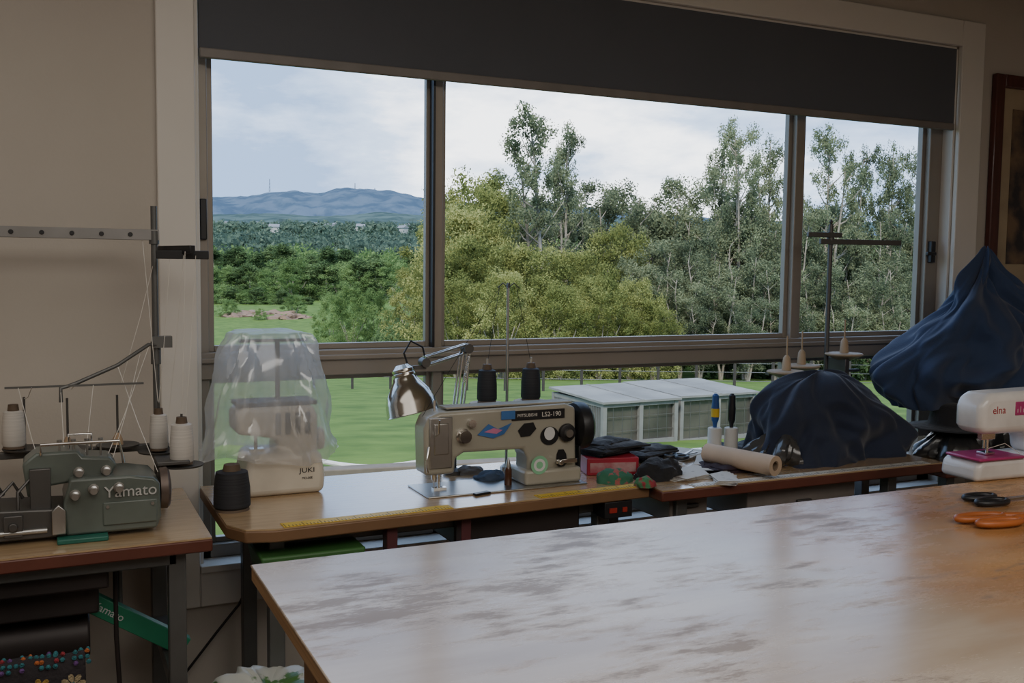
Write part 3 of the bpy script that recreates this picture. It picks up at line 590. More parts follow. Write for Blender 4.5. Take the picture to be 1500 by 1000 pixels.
sheets("folded_fabric",put(1070,688,TZ-.005),"dark folded cloth beneath the paper roll",.12,.06,3,5,mat("plum_cloth",(.035,.02,.03),.9),.006)
sheets("folded_fabric",put(1092,662,TZ-.005),"black cloth stack behind the paper roll",.12,.07,4,6,blackc,.007)
e=thing("folded_fabric",put(968,700,TZ-.005),"bunched black garment at the table end","fabric"); lump(.085,.055,.065,6.6,.22,1.5).make("cloth",blackc,e)
for k,(qx,qy,w_,d_) in enumerate(((1010,697,.20,.12),(1000,668,.17,.12),(1045,680,.18,.11),(1062,703,.16,.07),(975,680,.12,.09))):
    e=thing("paper_pattern",put(qx,qy,TZ-.005),"loose printed pattern papers on the timber table","paper",rotz=.3*k)
    a=MB()
    for i in range(4): a.box((i*.004,i*.003,.002+i*.003),(w_,d_,.0015),Matrix.Rotation(.1*i,3,'Z'))
    a.make("paper_sheet",mat("paper",(.58,.55,.5),.8,0,(.25,.22,.2),18,contrast=(.32,.40)),e)
e=thing("scissors",put(1000,668,TZ+.012),"black handled scissors lying open on papers","scissors",rotz=.5)
MB().prism([(0,0),(.09,-.012),(.10,-.008),(.01,.008)],.0,.004,'xy').make("blade",steel,e); MB().prism([(0,0),(.09,.014),(.10,.010),(.01,-.008)],.004,.008,'xy').make("blade",steel,e)
for sgn in(-1,1):
    MB().tube([(-.005,0,.006)]+[(-.05+.025*math.cos(t_),sgn*.022+.018*math.sin(t_),.008) for t_ in [i*math.pi/8 for i in range(17)]],.006,8).make("handle",black,e)
for k,(qx,colr,lab) in enumerate(((1046,mat("handle_blue",(.03,.09,.30),.35),"white lint roller standing on end with a blue and yellow handle"),(1070,black,"white lint roller standing on end with a black handle"))):
    q=OZ(qx,668,TZ-.005); e=thing("lint_roller",(q.x,q.y,TZ-.005),lab,"lint roller",group="lint rollers")
    MB().lathe([(.022,0),(.024,.002),(.024,.10),(.022,.102),(.008,.103)]).make("roll",mat("roll_white",(.66,.64,.6),.6),e)
    hd_=MB().lathe([(.006,.10),(.008,.118),(.013,.13),(.014,.17),(.0115,.20),(.012,.215),(.005,.222)]).make("handle",colr,e)
    if k==0: MB().lathe([(.0145,.14),(.0147,.17)],close=False).make("grip_band",yellow,hd_)
kraft=mat("kraft_paper",(.58,.43,.30),.7)
rr_=.032
p0=OZ(1036,668,TZ-.005+rr_); p1=OZ(1136,688,TZ-.005+rr_)
c_=(p0+p1)/2-Vector((0,0,rr_)); d=(p1-p0).normalized(); hl=(p1-p0).length/2
c_.z+=.012
e=thing("paper_roll",tuple(c_),"roll of brown kraft paper lying on cloth","paper roll")
MB().lathe([(.016,-hl),(rr_,-hl),(rr_,hl),(.016,hl),(.016,-hl)],(0,0,rr_),d,close=False).make("rolled_sheet",kraft,e)
MB().lathe([(.016,-hl+.002),(.016,hl-.002),(.012,hl-.002),(.012,-hl+.002)],(0,0,rr_),d,close=False).make("core_tube",mat("core_card",(.25,.18,.12),.8),e)
bagm=mat("bag_black",(.06,.058,.057),.22,bump=.35,bscale=14,coat=.5)
e=thing("plastic_bag",put(1142,678,TZ-.005),"shiny black plastic bag bunched beside the covered machine","bag")
loft([(0,0,0,.13,.08),(0,0,.02,.14,.085),(.01,0,.07,.12,.075),(.02,0,.115,.07,.05),(.02,0,.13,.01,.01)],amp=.035,k=4,seed=3,crisp=1,n=80,nz=30,twist=18,hf=.8).make("bag_film",bagm,e)
zt=TZ-.005
e=thing("machine_cover",(2.50,-.33,zt),"dark navy cloth draped over a sewing machine","cloth cover")
loft([(0,0,.0,.36,.16),(0,0,.02,.355,.155),(.0,0,.10,.33,.145),(-.04,0,.19,.27,.125),(-.06,0,.25,.21,.10),(-.05,0,.29,.13,.06),(-.04,0,.302,.02,.01)],amp=.055,k=3,seed=4,nz=40,n=120,twist=8,taper=.75,hf=.5,crisp=1.1).make("draped_cloth",navyd,e,sub=1)
e2=thing("machine_cover",(3.225,-.34,.93),"large navy cloth draped over a tall machine and thread stand","cloth cover")
loft([(.0,0,.0,.36,.14),(-.03,0,.06,.44,.17),(-.02,0,.14,.46,.18),(.03,0,.24,.38,.16),(.035,0,.33,.28,.13),(.03,0,.42,.17,.09),(.022,0,.50,.09,.045),(.02,0,.57,.03,.015),(.02,0,.585,.006,.006)],amp=.072,k=3,seed=6.2,nz=60,n=130,twist=12,taper=.75,crisp=1.1,hf=.5).make("draped_cloth",navy,e2,sub=1)
zt3=TZ-.03
for k,(x,y,rx_,ry_,h_,lab) in enumerate(((3.03,-.42,.15,.12,.11,"black plastic bag of fabric beneath the navy cloth"),(3.33,-.34,.20,.18,.20,"black garment bag supporting the navy cloth"),(3.68,-.3,.16,.18,.2,"dark cloth bag on the machine table"))):
    e=thing("plastic_bag",(x,y,zt3),lab,"bag"); loft([(0,0,0,rx_*.95,ry_*.95),(0,0,h_*.2,rx_,ry_),(0,0,h_*.6,rx_*.85,ry_*.85),(0,0,h_*.95,rx_*.5,ry_*.5),(0,0,h_,.02,.02)],amp=.03,k=5,seed=k+3,crisp=.9,n=80,nz=30,twist=10,hf=.6).make("bag_film",mat("bag_dark",(.03,.03,.032),.3,coat=.3),e)
e=thing("felt_hat",(3.03,-.40,zt3+.108),"black felt hat resting on a plastic bag","hat")
MB().lathe([(.001,.09),(.05,.088),(.075,.07),(.08,.02),(.085,.012),(.15,.004),(.155,.0),(.15,-.002),(.08,.002)],n=40,close=False).make("hat_shell",blackc,e,sub=1)
# ------------------------------------------------------------ domestic machine on cutting table
q=OZ(1398,716,CZ)
E=thing("sewing_machine",(q.x+.280,q.y+.088,CZ),"white domestic sewing machine with pink panel","sewing machine",rotz=R(-3)); E.scale=(.83,.83,.83)
mg=mat("magenta_plastic",(.42,.04,.16),.3)
wp=mat("gloss_white",(.72,.69,.66),.25,coat=.4)
mbed=MB().prism([(-.19,0),(.22,0),(.22,.075),(-.16,.07),(-.185,.055)],-.08,.08).make("machine_bed",wp,E,bevel=.018,seg=4)
MB().bb(-.185,.02,-.085,.06,.069,.079).make("accessory_tray",mg,mbed,bevel=.004)
marm=MB().prism([(-.14,.150),(-.158,.175),(-.158,.24),(-.145,.272),(-.11,.288),(.2,.294),(.22,.27),(.22,.07),(.10,.07),(.09,.13),(.05,.15),(-.06,.15)],-.06,.06).make("machine_arm",wp,E,bevel=.026,seg=6)
spn=MB().bb(-.01,.12,-.0625,-.058,.212,.258).make("stitch_panel",mg,marm,bevel=.002)
text("elna",.036,(-.082,-.0605,.232),red,marm)
a=MB()
for i in range(9): a.bb(-.002+i*.013,.0+i*.013,-.0632,-.0625,.222,.242 if i%2 else .234)
a.make("stitch_symbol",white,spn)
MB().cyl((-.10,-.02,.16),(-.10,-.02,.10),.004).bb(-.12,-.06,-.03,-.01,.13,.155).make("needle_bar",chrome,E,bevel=.001)
MB().cyl((-.085,-.02,.16),(-.085,-.02,.085),.005).bb(-.11,-.07,-.04,.0,.081,.088).make("presser_foot",chrome,E,bevel=.001)
MB().tube([(-.09,-.03,.1),(-.05,-.06,.12),(0,-.08,.086)],.001,5).make("thread",white,E)
# orange shears
q=OZ(1446,768,CZ); e=thing("scissors",(q.x,q.y,CZ),"orange handled dressmaking shears on the cutting table","scissors",rotz=R(-8))
org=mat("orange_plastic",(.42,.12,.03),.4)
for (cx,cy,rx_,ry_) in((.0,.022,.064,.020),(.01,-.026,.058,.017)):
    sg=1 if cy>0 else -1
    MB().tube([(cx+rx_*math.cos(t_),cy+ry_*math.sin(t_),.012) for t_ in [i*math.pi/10 for i in range(21)]],.0075,10).tube([(.06,.015*sg,.012),(.10,.004*sg,.012),(.14,0,.012)],[.009,.010,.008],10).make("handle",org,e)
MB().prism([(.12,-.012),(.27,-.006),(.29,0),(.14,.012)],.006,.010,'xy').prism([(.12,.012),(.27,.01),(.29,.004),(.14,-.01)],.010,.014,'xy').lathe([(.007,0),(.007,.018)],(.145,0,0)).make("blade",steel,e)
q=OZ(1472,750,CZ); e=thing("scissors",(q.x+.03,q.y+.06,CZ),"black handled scissors beside the orange shears","scissors",rotz=R(-5))
for dx,dy in((0,0),(.01,.05)): MB().tube([(dx+.045*math.cos(t_),dy+.02*math.sin(t_),.01) for t_ in [i*math.pi/10 for i in range(21)]],.007,10).make("handle",black,e)
MB().prism([(.05,.01),(.2,.02),(.21,.03),(.06,.03)],.005,.01,'xy').make("blade",steel,e)
# ------------------------------------------------------------ outside
zt_=[(-30,-.3),(8.3,-.3),(50,-4.05),(100,-3.7),(150,-4),(300,-1),(600,13),(1000,32),(1600,60),(2600,70),(5000,80)]
def tz(s): return float(np.interp(s,[a for a,b in zt_],[b for a,b in zt_]))
F2=Vector((math.sin(YAW),math.cos(YAW))); R2=Vector((math.cos(YAW),-math.sin(YAW)))
def gz(x,y): return tz(F2.x*x+F2.y*(y+3))
ss=[-15,-5,0,4,8.3,12,16,20,25,30,36,42,50,60,70,85,100,125,150,200,250,300,400,500,600,800,1000,1300,1600,1900]
vs=[];fs=[];nl=40
for s in ss:
    for j in range(nl+1):
        w_=(j/nl*2-1)*(40+max(s,0)*1.1); p=F2*s+R2*w_; z=tz(s)+(fn(p.x*.012,p.y*.012,0)*min(1,max(0,(s-60)/200))*5)
        vs.append((p.x,p.y-3,z))
for i in range(len(ss)-1):
    for j in range(nl): q=i*(nl+1)+j; fs.append((q,q+1,q+nl+2,q+nl+1))
gr=mat("grass",(.13,.20,.045),.95,0,(.07,.12,.028),1.4,contrast=(.32,.66),spec=.1,bump=1,bscale=9)
o=MB().add(vs,fs).make("grass_ground",gr,label="green grassy paddock falling away from the house",cat="ground"); o["kind"]="stuff"
def ridge(name,s,tops,mt,label,depth,base,rough=.012):
    vs=[];fs=[];n=240;m_=12
    xs=[t_[0] for t_ in tops]; ys=[t_[1] for t_ in tops]
    for j in range(m_+1):
        for i in range(n+1):
            pxx=xs[0]+(xs[-1]-xs[0])*i/n; yy=float(np.interp(pxx,xs,ys)); q=OD(pxx,yy,s)
            dz=q.z-base; k=j/m_; zz=base+dz*math.sin(k*math.pi/2)
            dirn=(q-C); dirn.z=0; dirn.normalize()
            off=-(1-k)*depth+fn(pxx*.03,j*.5,s)*depth*.15*(1-k)
            zz+=fn(pxx*.05,j*.9,s)*dz*.05+fn(pxx*.25,j*1.7,s*2)*dz*rough+fn(pxx*.7,j*2.7,s*2)*dz*rough*1.3
            vs.append((q.x+dirn.x*off,q.y+dirn.y*off,zz))
    for j in range(m_):
        for i in range(n): q=j*(n+1)+i; fs.append((q,q+1,q+n+2,q+n+1))
    return MB().add(vs,fs).make(name,mt,label=label,cat="hill")
hm=mat("hill_haze_blue",(.105,.145,.195),1,0,(.065,.10,.145),.02,contrast=(.42,.58),spec=0)  # distance haze is mixed into the ridge's bluish base colour
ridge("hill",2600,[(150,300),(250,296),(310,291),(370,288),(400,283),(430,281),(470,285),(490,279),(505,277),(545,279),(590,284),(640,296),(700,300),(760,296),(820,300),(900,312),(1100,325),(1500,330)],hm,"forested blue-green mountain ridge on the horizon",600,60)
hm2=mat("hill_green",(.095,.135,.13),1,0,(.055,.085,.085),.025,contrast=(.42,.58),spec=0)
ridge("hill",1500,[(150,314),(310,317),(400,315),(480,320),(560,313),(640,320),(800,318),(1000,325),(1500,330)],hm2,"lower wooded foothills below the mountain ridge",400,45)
for k,(qx,t0,t1_) in enumerate(((395,262,285),(520,268,281),(549,275,282))):
    a=OD(qx,t0,2600); b2=OD(qx,t1_+6,2600); e=thing("radio_tower",tuple(b2),"thin steel radio mast on the mountain ridge","tower")
    hh=a.z-b2.z; B=MB()
    for sx in(-1,1): B.tube([(sx*2.2,0,0),(sx*.4,0,hh)],[.7,.4],6)
    for i in range(6): B.tube([(-2+i*.28,0,hh*i/6),(2-i*.28,0,hh*(i+1)/6)],.35,5)
    B.make("mast",mat("mast_grey",(.15,.17,.2),.7),e)
def leafmesh(name,centers,radii,n,size,mt,flat=.75):
    cs=np.asarray(centers); rs=np.asarray(radii); K=len(cs); N=K*n
    d=np.random.normal(size=(N,3)); d/=np.linalg.norm(d,axis=1,keepdims=True)
    rad=np.random.rand(N,1)**.45; c=np.repeat(cs,n,0); r=np.repeat(rs,n)[:,None]
    p=c+d*rad*r*np.array([1,1,flat])
    a=np.random.normal(size=(N,3)); a/=np.linalg.norm(a,axis=1,keepdims=True); b=np.cross(a,d+.3*np.random.normal(size=(N,3))); b/=np.linalg.norm(b,axis=1,keepdims=True)
    s=size*(.6+.8*np.random.rand(N,1)); a*=s; b*=s*.55
    v=np.stack([p-a,p-b*.9,p+a,p+b*.9],1).reshape(-1,3)
    me=bpy.data.meshes.new(name); me.vertices.add(N*4); me.vertices.foreach_set("co",v.astype(np.float32).ravel())
    me.loops.add(N*4); me.loops.foreach_set("vertex_index",np.arange(N*4,dtype=np.int32))
    me.polygons.add(N); me.polygons.foreach_set("loop_start",np.arange(0,N*4,4,dtype=np.int32)); me.polygons.foreach_set("loop_total",np.full(N,4,dtype=np.int32))
    me.materials.append(mt); me.update(calc_edges=True); me.validate(); return me
lg=leafmat("leaf_gum",(.11,.135,.08),(.20,.23,.13),(.30,.33,.19))
lw=leafmat("leaf_wattle",(.15,.175,.055),(.28,.30,.10),(.44,.44,.17))
ld=leafmat("leaf_dark",(.05,.085,.035),(.10,.155,.065),(.17,.24,.10))
lb=leafmat("leaf_bright",(.09,.15,.05),(.17,.26,.09),(.27,.37,.14))
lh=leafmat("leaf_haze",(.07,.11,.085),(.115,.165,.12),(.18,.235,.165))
bark=mat("bark",(.38,.34,.28),.9,0,(.20,.17,.13),3,(1,1,.3),bump=.4,bscale=6)
def proto(kind,seed,lm):
    rnd=random.Random(seed); B=MB(); cs=[];rs=[]
    if kind=='gum':
        for st in range(2):
            tr=[Vector((0,0,-.3))]; p=Vector((0,0,0)); dx=rnd.uniform(-.09,.09) if st==0 else rnd.choice((-.15,.15)); dy=rnd.uniform(-.1,.1)
            for i in range(1,9): 
                p=Vector((p.x+dx+rnd.uniform(-.07,.07),p.y+dy+rnd.uniform(-.07,.07),i*1.15*(1 if st==0 else .88))); tr.append(p.copy())
            B.tube(tr,[.13-.013*i for i in range(9)],8)
            for k in range(26 if st==0 else 16):
                t_=(rnd.uniform(.32,1)**.8)*8; i=min(int(t_),7); b0=tr[i].lerp(tr[i+1],t_-i); an=rnd.uniform(0,6.28); ln=(1.15-abs(t_/8-.6)*1.3)*rnd.uniform(.35,1.3)
                e1=b0+Vector((math.cos(an)*ln,math.sin(an)*ln,ln*rnd.uniform(.6,1.2))); mid=b0.lerp(e1,.5)+Vector((0,0,-.08))
                B.tube([b0,mid,e1],[.035,.025,.01],5)
                for w_ in range(3): cs.append(e1+Vector((rnd.uniform(-.3,.3),rnd.uniform(-.3,.3),rnd.uniform(-.4,.25)))); rs.append(rnd.uniform(.18,.40))
            cs.append(tr[-1]); rs.append(.4)
        n=95; size=.055; flat=1.1
    elif kind=='wattle':
        for k in range(5):
            an=k*1.25; B.tube([(0,0,-.3),(math.cos(an)*.5,math.sin(an)*.5,2),(math.cos(an)*1.8,math.sin(an)*1.8,5)],[.14,.10,.03],6)
        for k in range(125):
            an=rnd.uniform(0,6.28); z=rnd.uniform(.02,1)**.8; wd_=math.sqrt(max(.05,1-(z-.42)**2/.36)); rr_=rnd.uniform(.45,1.12)*3.2*wd_
            cs.append(Vector((math.cos(an)*rr_,math.sin(an)*rr_,z*8.3+.2+rnd.uniform(-.2,.6)))); rs.append(rnd.uniform(.35,.9))
        for k in range(8): cs.append(Vector((rnd.uniform(-1,1),rnd.uniform(-1,1),1+k*.9))); rs.append(1.6)
        n=200; size=.08; flat=.9
    elif kind=='sparse':
        for s_ in range(4):
            an=s_*1.6+seed; tr=[Vector((0,0,-.3))]
            for i in range(1,8): tr.append(Vector((math.cos(an)*i*.19+rnd.uniform(-.08,.08),math.sin(an)*i*.19+rnd.uniform(-.08,.08),i*(1.2-.1*(s_%3)))))
            B.tube(tr,[.095-.010*i for i in range(8)],7)
            for k in range(15):
                t_=rnd.uniform(.15,1)*7; i=min(int(t_),6); b0=tr[i].lerp(tr[i+1],t_-i); a2=rnd.uniform(0,6.28); ln=rnd.uniform(.3,1.1)
                e1=b0+Vector((math.cos(a2)*ln,math.sin(a2)*ln,ln*1.0)); B.tube([b0,e1],[.026,.010],5)
                for w_ in range(3): cs.append(e1+Vector((rnd.uniform(-.35,.35),rnd.uniform(-.35,.35),rnd.uniform(-.45,.3)))); rs.append(rnd.uniform(.28,.58))
        n=105; size=.068; flat=1.05
    else:
        B.tube([(0,0,-.3),(0,0,6)],[.2,.05],7)
        for k in range(60):
            z=rnd.uniform(.02,1); an=rnd.uniform(0,6.28); rr_=(1-z)**.6*2.6*rnd.uniform(.5,1); cs.append(Vector((math.cos(an)*rr_,math.sin(an)*rr_,z*9))); rs.append(rnd.uniform(.5,1.0))
        n=120; size=.15; flat=.9
    tm=B.make("trunk",bark); lo=obj("foliage",leafmesh("foliage",[tuple(c) for c in cs],rs,n,size,lm,flat))
    return tm,lo
protos={}
for kind,seeds,lm in(('gum',(1,2,3),lg),('wattle',(4,5),lw),('sparse',(6,7,12),lg),('conifer',(8,),ld),('bushg',(9,),lb)):
    protos[kind]=[proto('wattle' if kind=='bushg' else kind,s,lm) for s in seeds]
LAB={'gum':"tall eucalyptus with bare pale trunk and clumped grey-green crown",'wattle':"rounded yellow-green wattle tree at the paddock edge",'sparse':"multi-stemmed grey-green eucalyptus with thin crown",'conifer':"dark green shelterbelt tree",'bushg':"rounded bright green shrub tree in the paddock"}
NM={'gum':"eucalyptus_tree",'wattle':"wattle_tree",'sparse':"eucalyptus_tree",'conifer':"conifer_tree",'bushg':"shrub"}
GH={'gum':10.0,'wattle':9.4,'sparse':9.2,'conifer':9.5,'bushg':9.4}
cnt=0
def tree(kind,px_,top,s,wf=1.0):
    global cnt; cnt+=1
    p=OD(px_,400,s); z=gz(p.x,p.y)-.2; topz=OD(px_,top,s).z; k=(topz-z)/GH[kind]
    e=thing(NM[kind],(p.x,p.y,z),LAB[kind],"shrub" if kind=='bushg' else "tree",rotz=cnt*2.4,group={'gum':"tall eucalypts behind the paddock",'wattle':"wattles behind the paddock",'sparse':"thin eucalypts behind the paddock",'conifer':"shelterbelt trees",'bushg':"green shrubs"}[kind])
    e.scale=(k*wf,k*wf,k)
    for o in protos[kind][cnt%len(protos[kind])]:
        c2=o.copy(); bpy.context.scene.collection.objects.link(c2); c2.parent=e
for a_ in((806,143,50,.85),(832,158,56,.70),(1085,168,50,.72),(1055,195,54,.65),(1130,178,53,.62),(1205,180,52,.75),(1240,200,58,.60),(1305,190,56,.65),(1330,215,60,.6)): tree('gum',*a_)
for a_ in((690,248,58,.95),(722,265,54,.75),(690,345,46,1.0),(745,350,48,.85),(795,355,46,1.0),(848,358,47,.9),(905,325,52,.85),(880,398,43,.95),(925,405,44,.9),(735,392,42,.95),(665,300,50,.85),(822,412,42,1.0),(608,392,56,.85),(670,402,43,.95),(700,300,50,.85),(960,430,43,.9)): tree('wattle',*a_)
for a_ in((862,270,62,1.0),(905,265,60,1.0),(940,288,64,1.1),(970,264,58,.95),(1005,285,57,1.0),(1038,265,58,.9),(1070,300,50,.9),(1105,295,50,.9),(1150,300,50,.9),(1030,350,48,1.0),(1095,360,47,1.0),(1180,305,52,.95),(1230,300,54,.95),(1290,305,53,.9),(1330,300,56,.95),(780,290,62,1.2),(1060,390,46,1.1),(1140,380,46,1.1),(1200,390,47,1.1),(1270,380,48,1.1),(1330,380,50,1.1),(1385,300,55,1.4),(1400,240,60,1.2),(1000,395,47,1.1),(1010,335,56,1.1),(1250,340,56,1.1),(965,350,50,1.1),(940,390,48,1.2),(1170,435,45,1.3),(1100,435,44,1.3),(1030,435,45,1.3),(1240,435,46,1.3),(1310,435,47,1.3)): tree('sparse',*a_)
for a_ in((515,413,60,1.0),(488,426,66,1.0),(548,422,64,.9),(380,450,88,1.2),(335,438,92,1.6),(430,430,96,1.3)): tree('bushg',*a_)
for i in range(15): tree('conifer',312+i*21+random.uniform(-5,5),352+random.uniform(-4,14)+(i*1.2),185+random.uniform(-15,15),1.6)
for i in range(8): tree('bushg' if i%3==1 else 'conifer',303+i*21,388+random.uniform(-4,8),150,1.8)
for i in range(9): tree('bushg' if i%2 else 'conifer',300+i*19,414+random.uniform(-3,6)+i*2,112,2.2)
for i in range(7): tree('bushg' if i%3==0 else 'conifer',430+i*24,380+random.uniform(-4,8),125,1.7)
for k,l in protos.items():
    for a_,b2 in l: bpy.data.objects.remove(a_); bpy.data.objects.remove(b2)
def scatter(name,smin,smax,pmin,pmax,n,hmin,hmax,mt,size,per,label):
    cs=[];rs=[]
    for i in range(n):
        s=random.uniform(smin,smax); pxx=random.uniform(pmin,pmax); p=OD(pxx,400,s); z=gz(p.x,p.y); h_=random.uniform(hmin,hmax)
        for k in range(3): cs.append((p.x+random.uniform(-.4,.4)*h_,p.y+random.uniform(-.4,.4)*h_,z+h_*(.3+.25*k))); rs.append(h_*random.uniform(.3,.45))
    o=obj(name,leafmesh(name,cs,rs,per,size,mt,.9),label=label,cat="woodland"); o["kind"]="stuff"
scatter("woodland",62,80,640,1450,170,3.5,7,lg,.17,150,"grey-green woodland behind the near trees")
scatter("woodland",280,600,280,760,230,6,10,lh,.9,60,"hazy wooded farmland across the valley")
scatter("woodland",230,300,280,760,70,5,8,lb,.5,90,"lighter green tree belt across the valley")
scatter("woodland",700,1450,250,800,380,8,13,lh,1.8,34,"distant scattered trees below the hills")
scatter("undergrowth",47,58,560,1450,170,.9,2.6,ld,.11,120,"dense green scrub and low branches under the trees")
for k,(qx,yy,ln,s) in enumerate(((500,360,42,520),(560,357,44,540),(598,353,30,560))):
    p=OD(qx,yy,s); e=thing("greenhouse",(p.x,p.y,p.z-3),"long white farm greenhouse across the valley","greenhouse",rotz=-YAW+.08,group="greenhouses")
    MB().prism([(-2,0),(-2,2.5),(0,4),(2,2.5),(2,0)],-ln/2*s/1450*1.4,ln/2*s/1450*1.4,'yz').make("greenhouse_shell",mat("poly_white",(.5,.54,.58),.6),e)
for k in range(14):
    qx=random.uniform(320,620); s=random.uniform(700,1200); p=OD(qx,335,s); z=tz(s)+8
    e=thing("farmhouse",(p.x,p.y,z),"tiny pale farmhouse among distant trees","house",rotz=k,group="distant farmhouses")
    MB().bb(-3.5,3.5,-2.5,2.5,-3,1.6).make("house_wall",mat("house_cream",(.38,.38,.38),.8),e); MB().prism([(-3.2,1.6),(0,3.8),(3.2,1.6)],-4,4,'yz').make("roof",mat("roof_grey",(.22,.23,.25),.7),e)
for qx,yy,s,rx_ in((392,460,95,3.2),(352,463,92,2.2),(425,463,90,2.0)):
    p=OD(qx,yy,s); e=thing("dirt_mound",(p.x,p.y,gz(p.x,p.y)-.1),"low mound of bare reddish earth in the paddock","dirt mound"); lump(rx_,rx_*.6,.8,qx,.45,3).make("earth",mat("earth",(.26,.17,.125),.95,0,(.18,.125,.09),1),e)
# raised boxes outside
corr=mat("galvanised",(.13,.128,.115),.7,0,(.08,.078,.07),3); roofm=mat("roof_sheet",(.24,.235,.215),.7,0,(.16,.155,.14),2); dk=mat("mesh_dark",(.05,.047,.04),.25,0,(.10,.092,.075),2,coat=.5)
p=OD(884,641,11.2); gz0=gz(p.x,p.y)
for k,(dx,dy,wdx,lab) in enumerate(((0,0,1.0,"galvanised poultry box with pale flat roof on the lawn"),(1.15,.15,1.12,"second galvanised poultry box beside its neighbour on the lawn"))):
    z=gz(p.x+dx,p.y+dy)-.04
    e=thing("poultry_box",(p.x+dx,p.y+dy,z),lab,"shed",rotz=.05,group="poultry boxes")
    hh=.50+(gz0-.04-z); dp=1.1; L_=wdx; B=MB()
    for x in(0,L_/2,L_):
        for y in(0,dp): B.bb(x-.025,x+.025,y-.025,y+.025,0,hh)
    for zz_ in(.0,hh-.05): B.bb(0,L_,-.02,.02,zz_,zz_+.05); B.bb(-.02,.02,0,dp,zz_,zz_+.05); B.bb(0,L_,dp-.02,dp+.02,zz_,zz_+.05)
    B.make("frame",mat("frame_grey",(.20,.195,.175),.6),e)
    B=MB()
    for i in range(30):
        y=(i+.5)*dp/30; B.bb(-.015,-.003,y-dp/90,y+dp/90,.02,hh-.02)
    B.bb(-.003,.003,0,dp,0,hh); B.make("side_panel",corr,e)
    MB().bb(L_-.003,L_+.003,0,dp,0,hh).make("side_panel",corr,e)
    MB().bb(0,L_,dp-.005,dp+.005,0,hh).make("side_panel",corr,e)
    dr=MB().bb(0,L_,.03,.035,0,hh).make("mesh_door",dk,e)
    B=MB()
    for i in range(1,8): B.bb(i*L_/8-.0015,i*L_/8+.0015,-.005,.0,0.03,hh-.03)
    for i in range(1,3): B.bb(0,L_,-.005,.0,i*hh/3-.0015,i*hh/3+.0015)
    B.make("wire_mesh",mat("wire_grey",(.10,.10,.09),.6),dr)
    B=MB(); B.box((L_/2,dp/2,hh+.03),(L_+.10,dp+.12,.025),Matrix.Rotation(R(2),3,'X')); B.box((L_/2,dp/2,hh+.045),(.03,dp+.12,.012),Matrix.Rotation(R(2),3,'X'))
    B.make("roof_sheet",roofm,e)
p=OD(560,668,8.0); e=thing("garden_edging",(p.x,p.y,gz(p.x,p.y)),"weathered timber sleeper edging the lawn","edging",rotz=-YAW*.3)
MB().bb(-2,2.2,-.08,.08,0,.12).make("sleeper",mat("sleeper",(.16,.13,.10),.9),e,bevel=.01)
hp=[]
for i in range(24):
    q=OZ(455+i*8,672+9*math.sin(i*.16)+i*.25,-.27); hp.append(q)
MB().tube(hp,.022,8).make("garden_hose",white,label="pale garden hose lying on the lawn",cat="hose")
p=OD(900,552,28); e=thing("wire_fence",(p.x,p.y,0),"post and wire fence crossing the paddock","fence")
P_=[]
for i in range(18):
    q=OD(460+i*56,552,28); P_.append(Vector((q.x-p.x,q.y-p.y,gz(q.x,q.y))))
for q in P_: MB().bb(q.x-.03,q.x+.03,q.y-.03,q.y+.03,q.z-.1,q.z+.95).make("post",mat("post_dark",(.045,.038,.03),.9),e)
for hz in(.35,.6,.85): MB().tube([q+Vector((0,0,hz)) for q in P_],.009,5).make("wire",legm,e)
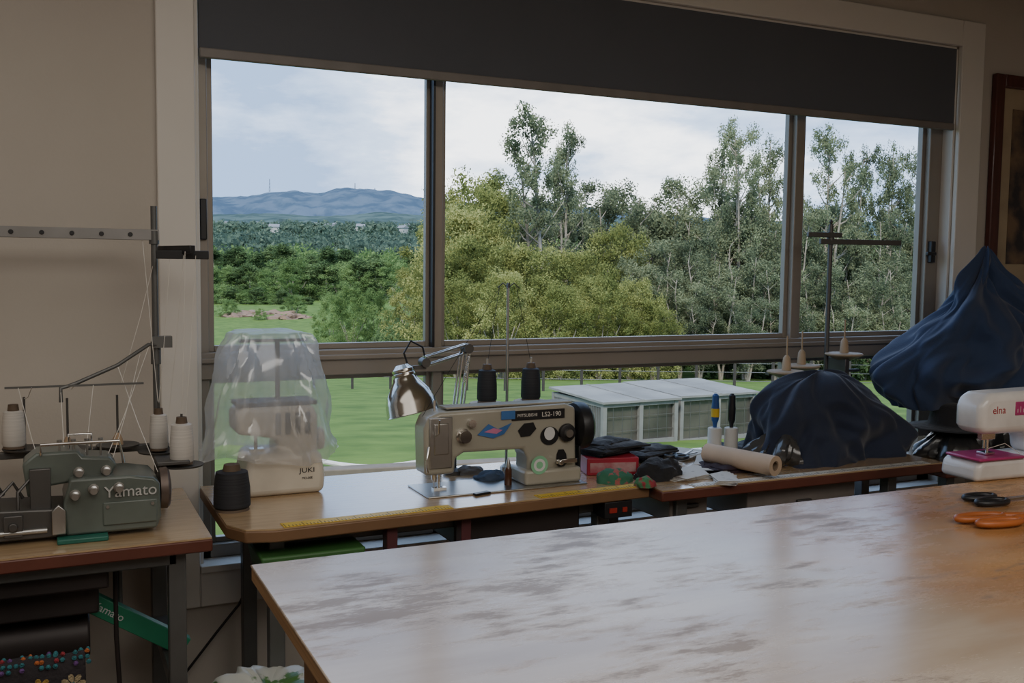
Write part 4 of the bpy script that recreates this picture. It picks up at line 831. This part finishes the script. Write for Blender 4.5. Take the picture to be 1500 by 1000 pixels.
# ------------------------------------------------------------ world & lights
w=bpy.data.worlds.new("world"); bpy.context.scene.world=w; w.use_nodes=True; nt=w.node_tree; nt.nodes.clear()
o=nt.nodes.new("ShaderNodeOutputWorld"); bg=nt.nodes.new("ShaderNodeBackground"); tc=nt.nodes.new("ShaderNodeTexCoord"); mp=nt.nodes.new("ShaderNodeMapping"); mp.inputs["Scale"].default_value=(1,1,3.0); mp.inputs["Location"].default_value=(.35,0,.2)
n=nt.nodes.new("ShaderNodeTexNoise"); n.inputs["Scale"].default_value=4.6; n.inputs["Detail"].default_value=8; n.inputs["Roughness"].default_value=.58
nt.links.new(tc.outputs["Generated"],mp.inputs[0]); nt.links.new(mp.outputs[0],n.inputs["Vector"])
dv=nt.nodes.new("ShaderNodeVectorMath"); dv.operation='DOT_PRODUCT'; dd=(OD(900,330,1)-C).normalized(); dv.inputs[1].default_value=dd; nt.links.new(tc.outputs["Generated"],dv.inputs[0])
mr=nt.nodes.new("ShaderNodeMapRange"); mr.inputs[1].default_value=.93; mr.inputs[2].default_value=.992; mr.inputs[3].default_value=-.16; mr.inputs[4].default_value=.10; nt.links.new(dv.outputs["Value"],mr.inputs[0])
ad=nt.nodes.new("ShaderNodeMath"); ad.operation='ADD'; nt.links.new(n.outputs[0],ad.inputs[0]); nt.links.new(mr.outputs[0],ad.inputs[1])
rp=nt.nodes.new("ShaderNodeValToRGB"); e=rp.color_ramp.elements; e[0].position=.34; e[0].color=(.17,.26,.42,1); e[1].position=.66; e[1].color=(.93,.96,1.0,1)
k=e.new(.50); k.color=(.36,.46,.63,1)
nt.links.new(ad.outputs[0],rp.inputs[0]); nt.links.new(rp.outputs[0],bg.inputs[0]); bg.inputs[1].default_value=4.0
nt.links.new(bg.outputs[0],o.inputs[0])
s=bpy.data.lights.new("sun",'SUN'); s.energy=4.6; s.angle=R(14); s.color=(1,.96,.88); so=bpy.data.objects.new("sun",s); bpy.context.scene.collection.objects.link(so); so.rotation_euler=(R(48),0,R(-35))
for k,(x,y,en) in enumerate(((1.2,-3.6,64),(-.8,-1.8,20))):  # unseen fill panels added below the ceiling to brighten the interior
    a=bpy.data.lights.new("room_fill",'AREA'); a.shape='RECTANGLE'; a.size=3.0; a.size_y=2.0; a.energy=en; a.color=(1,.95,.88); ao=bpy.data.objects.new("room_fill",a); bpy.context.scene.collection.objects.link(ao); ao.location=(x,y,2.58)
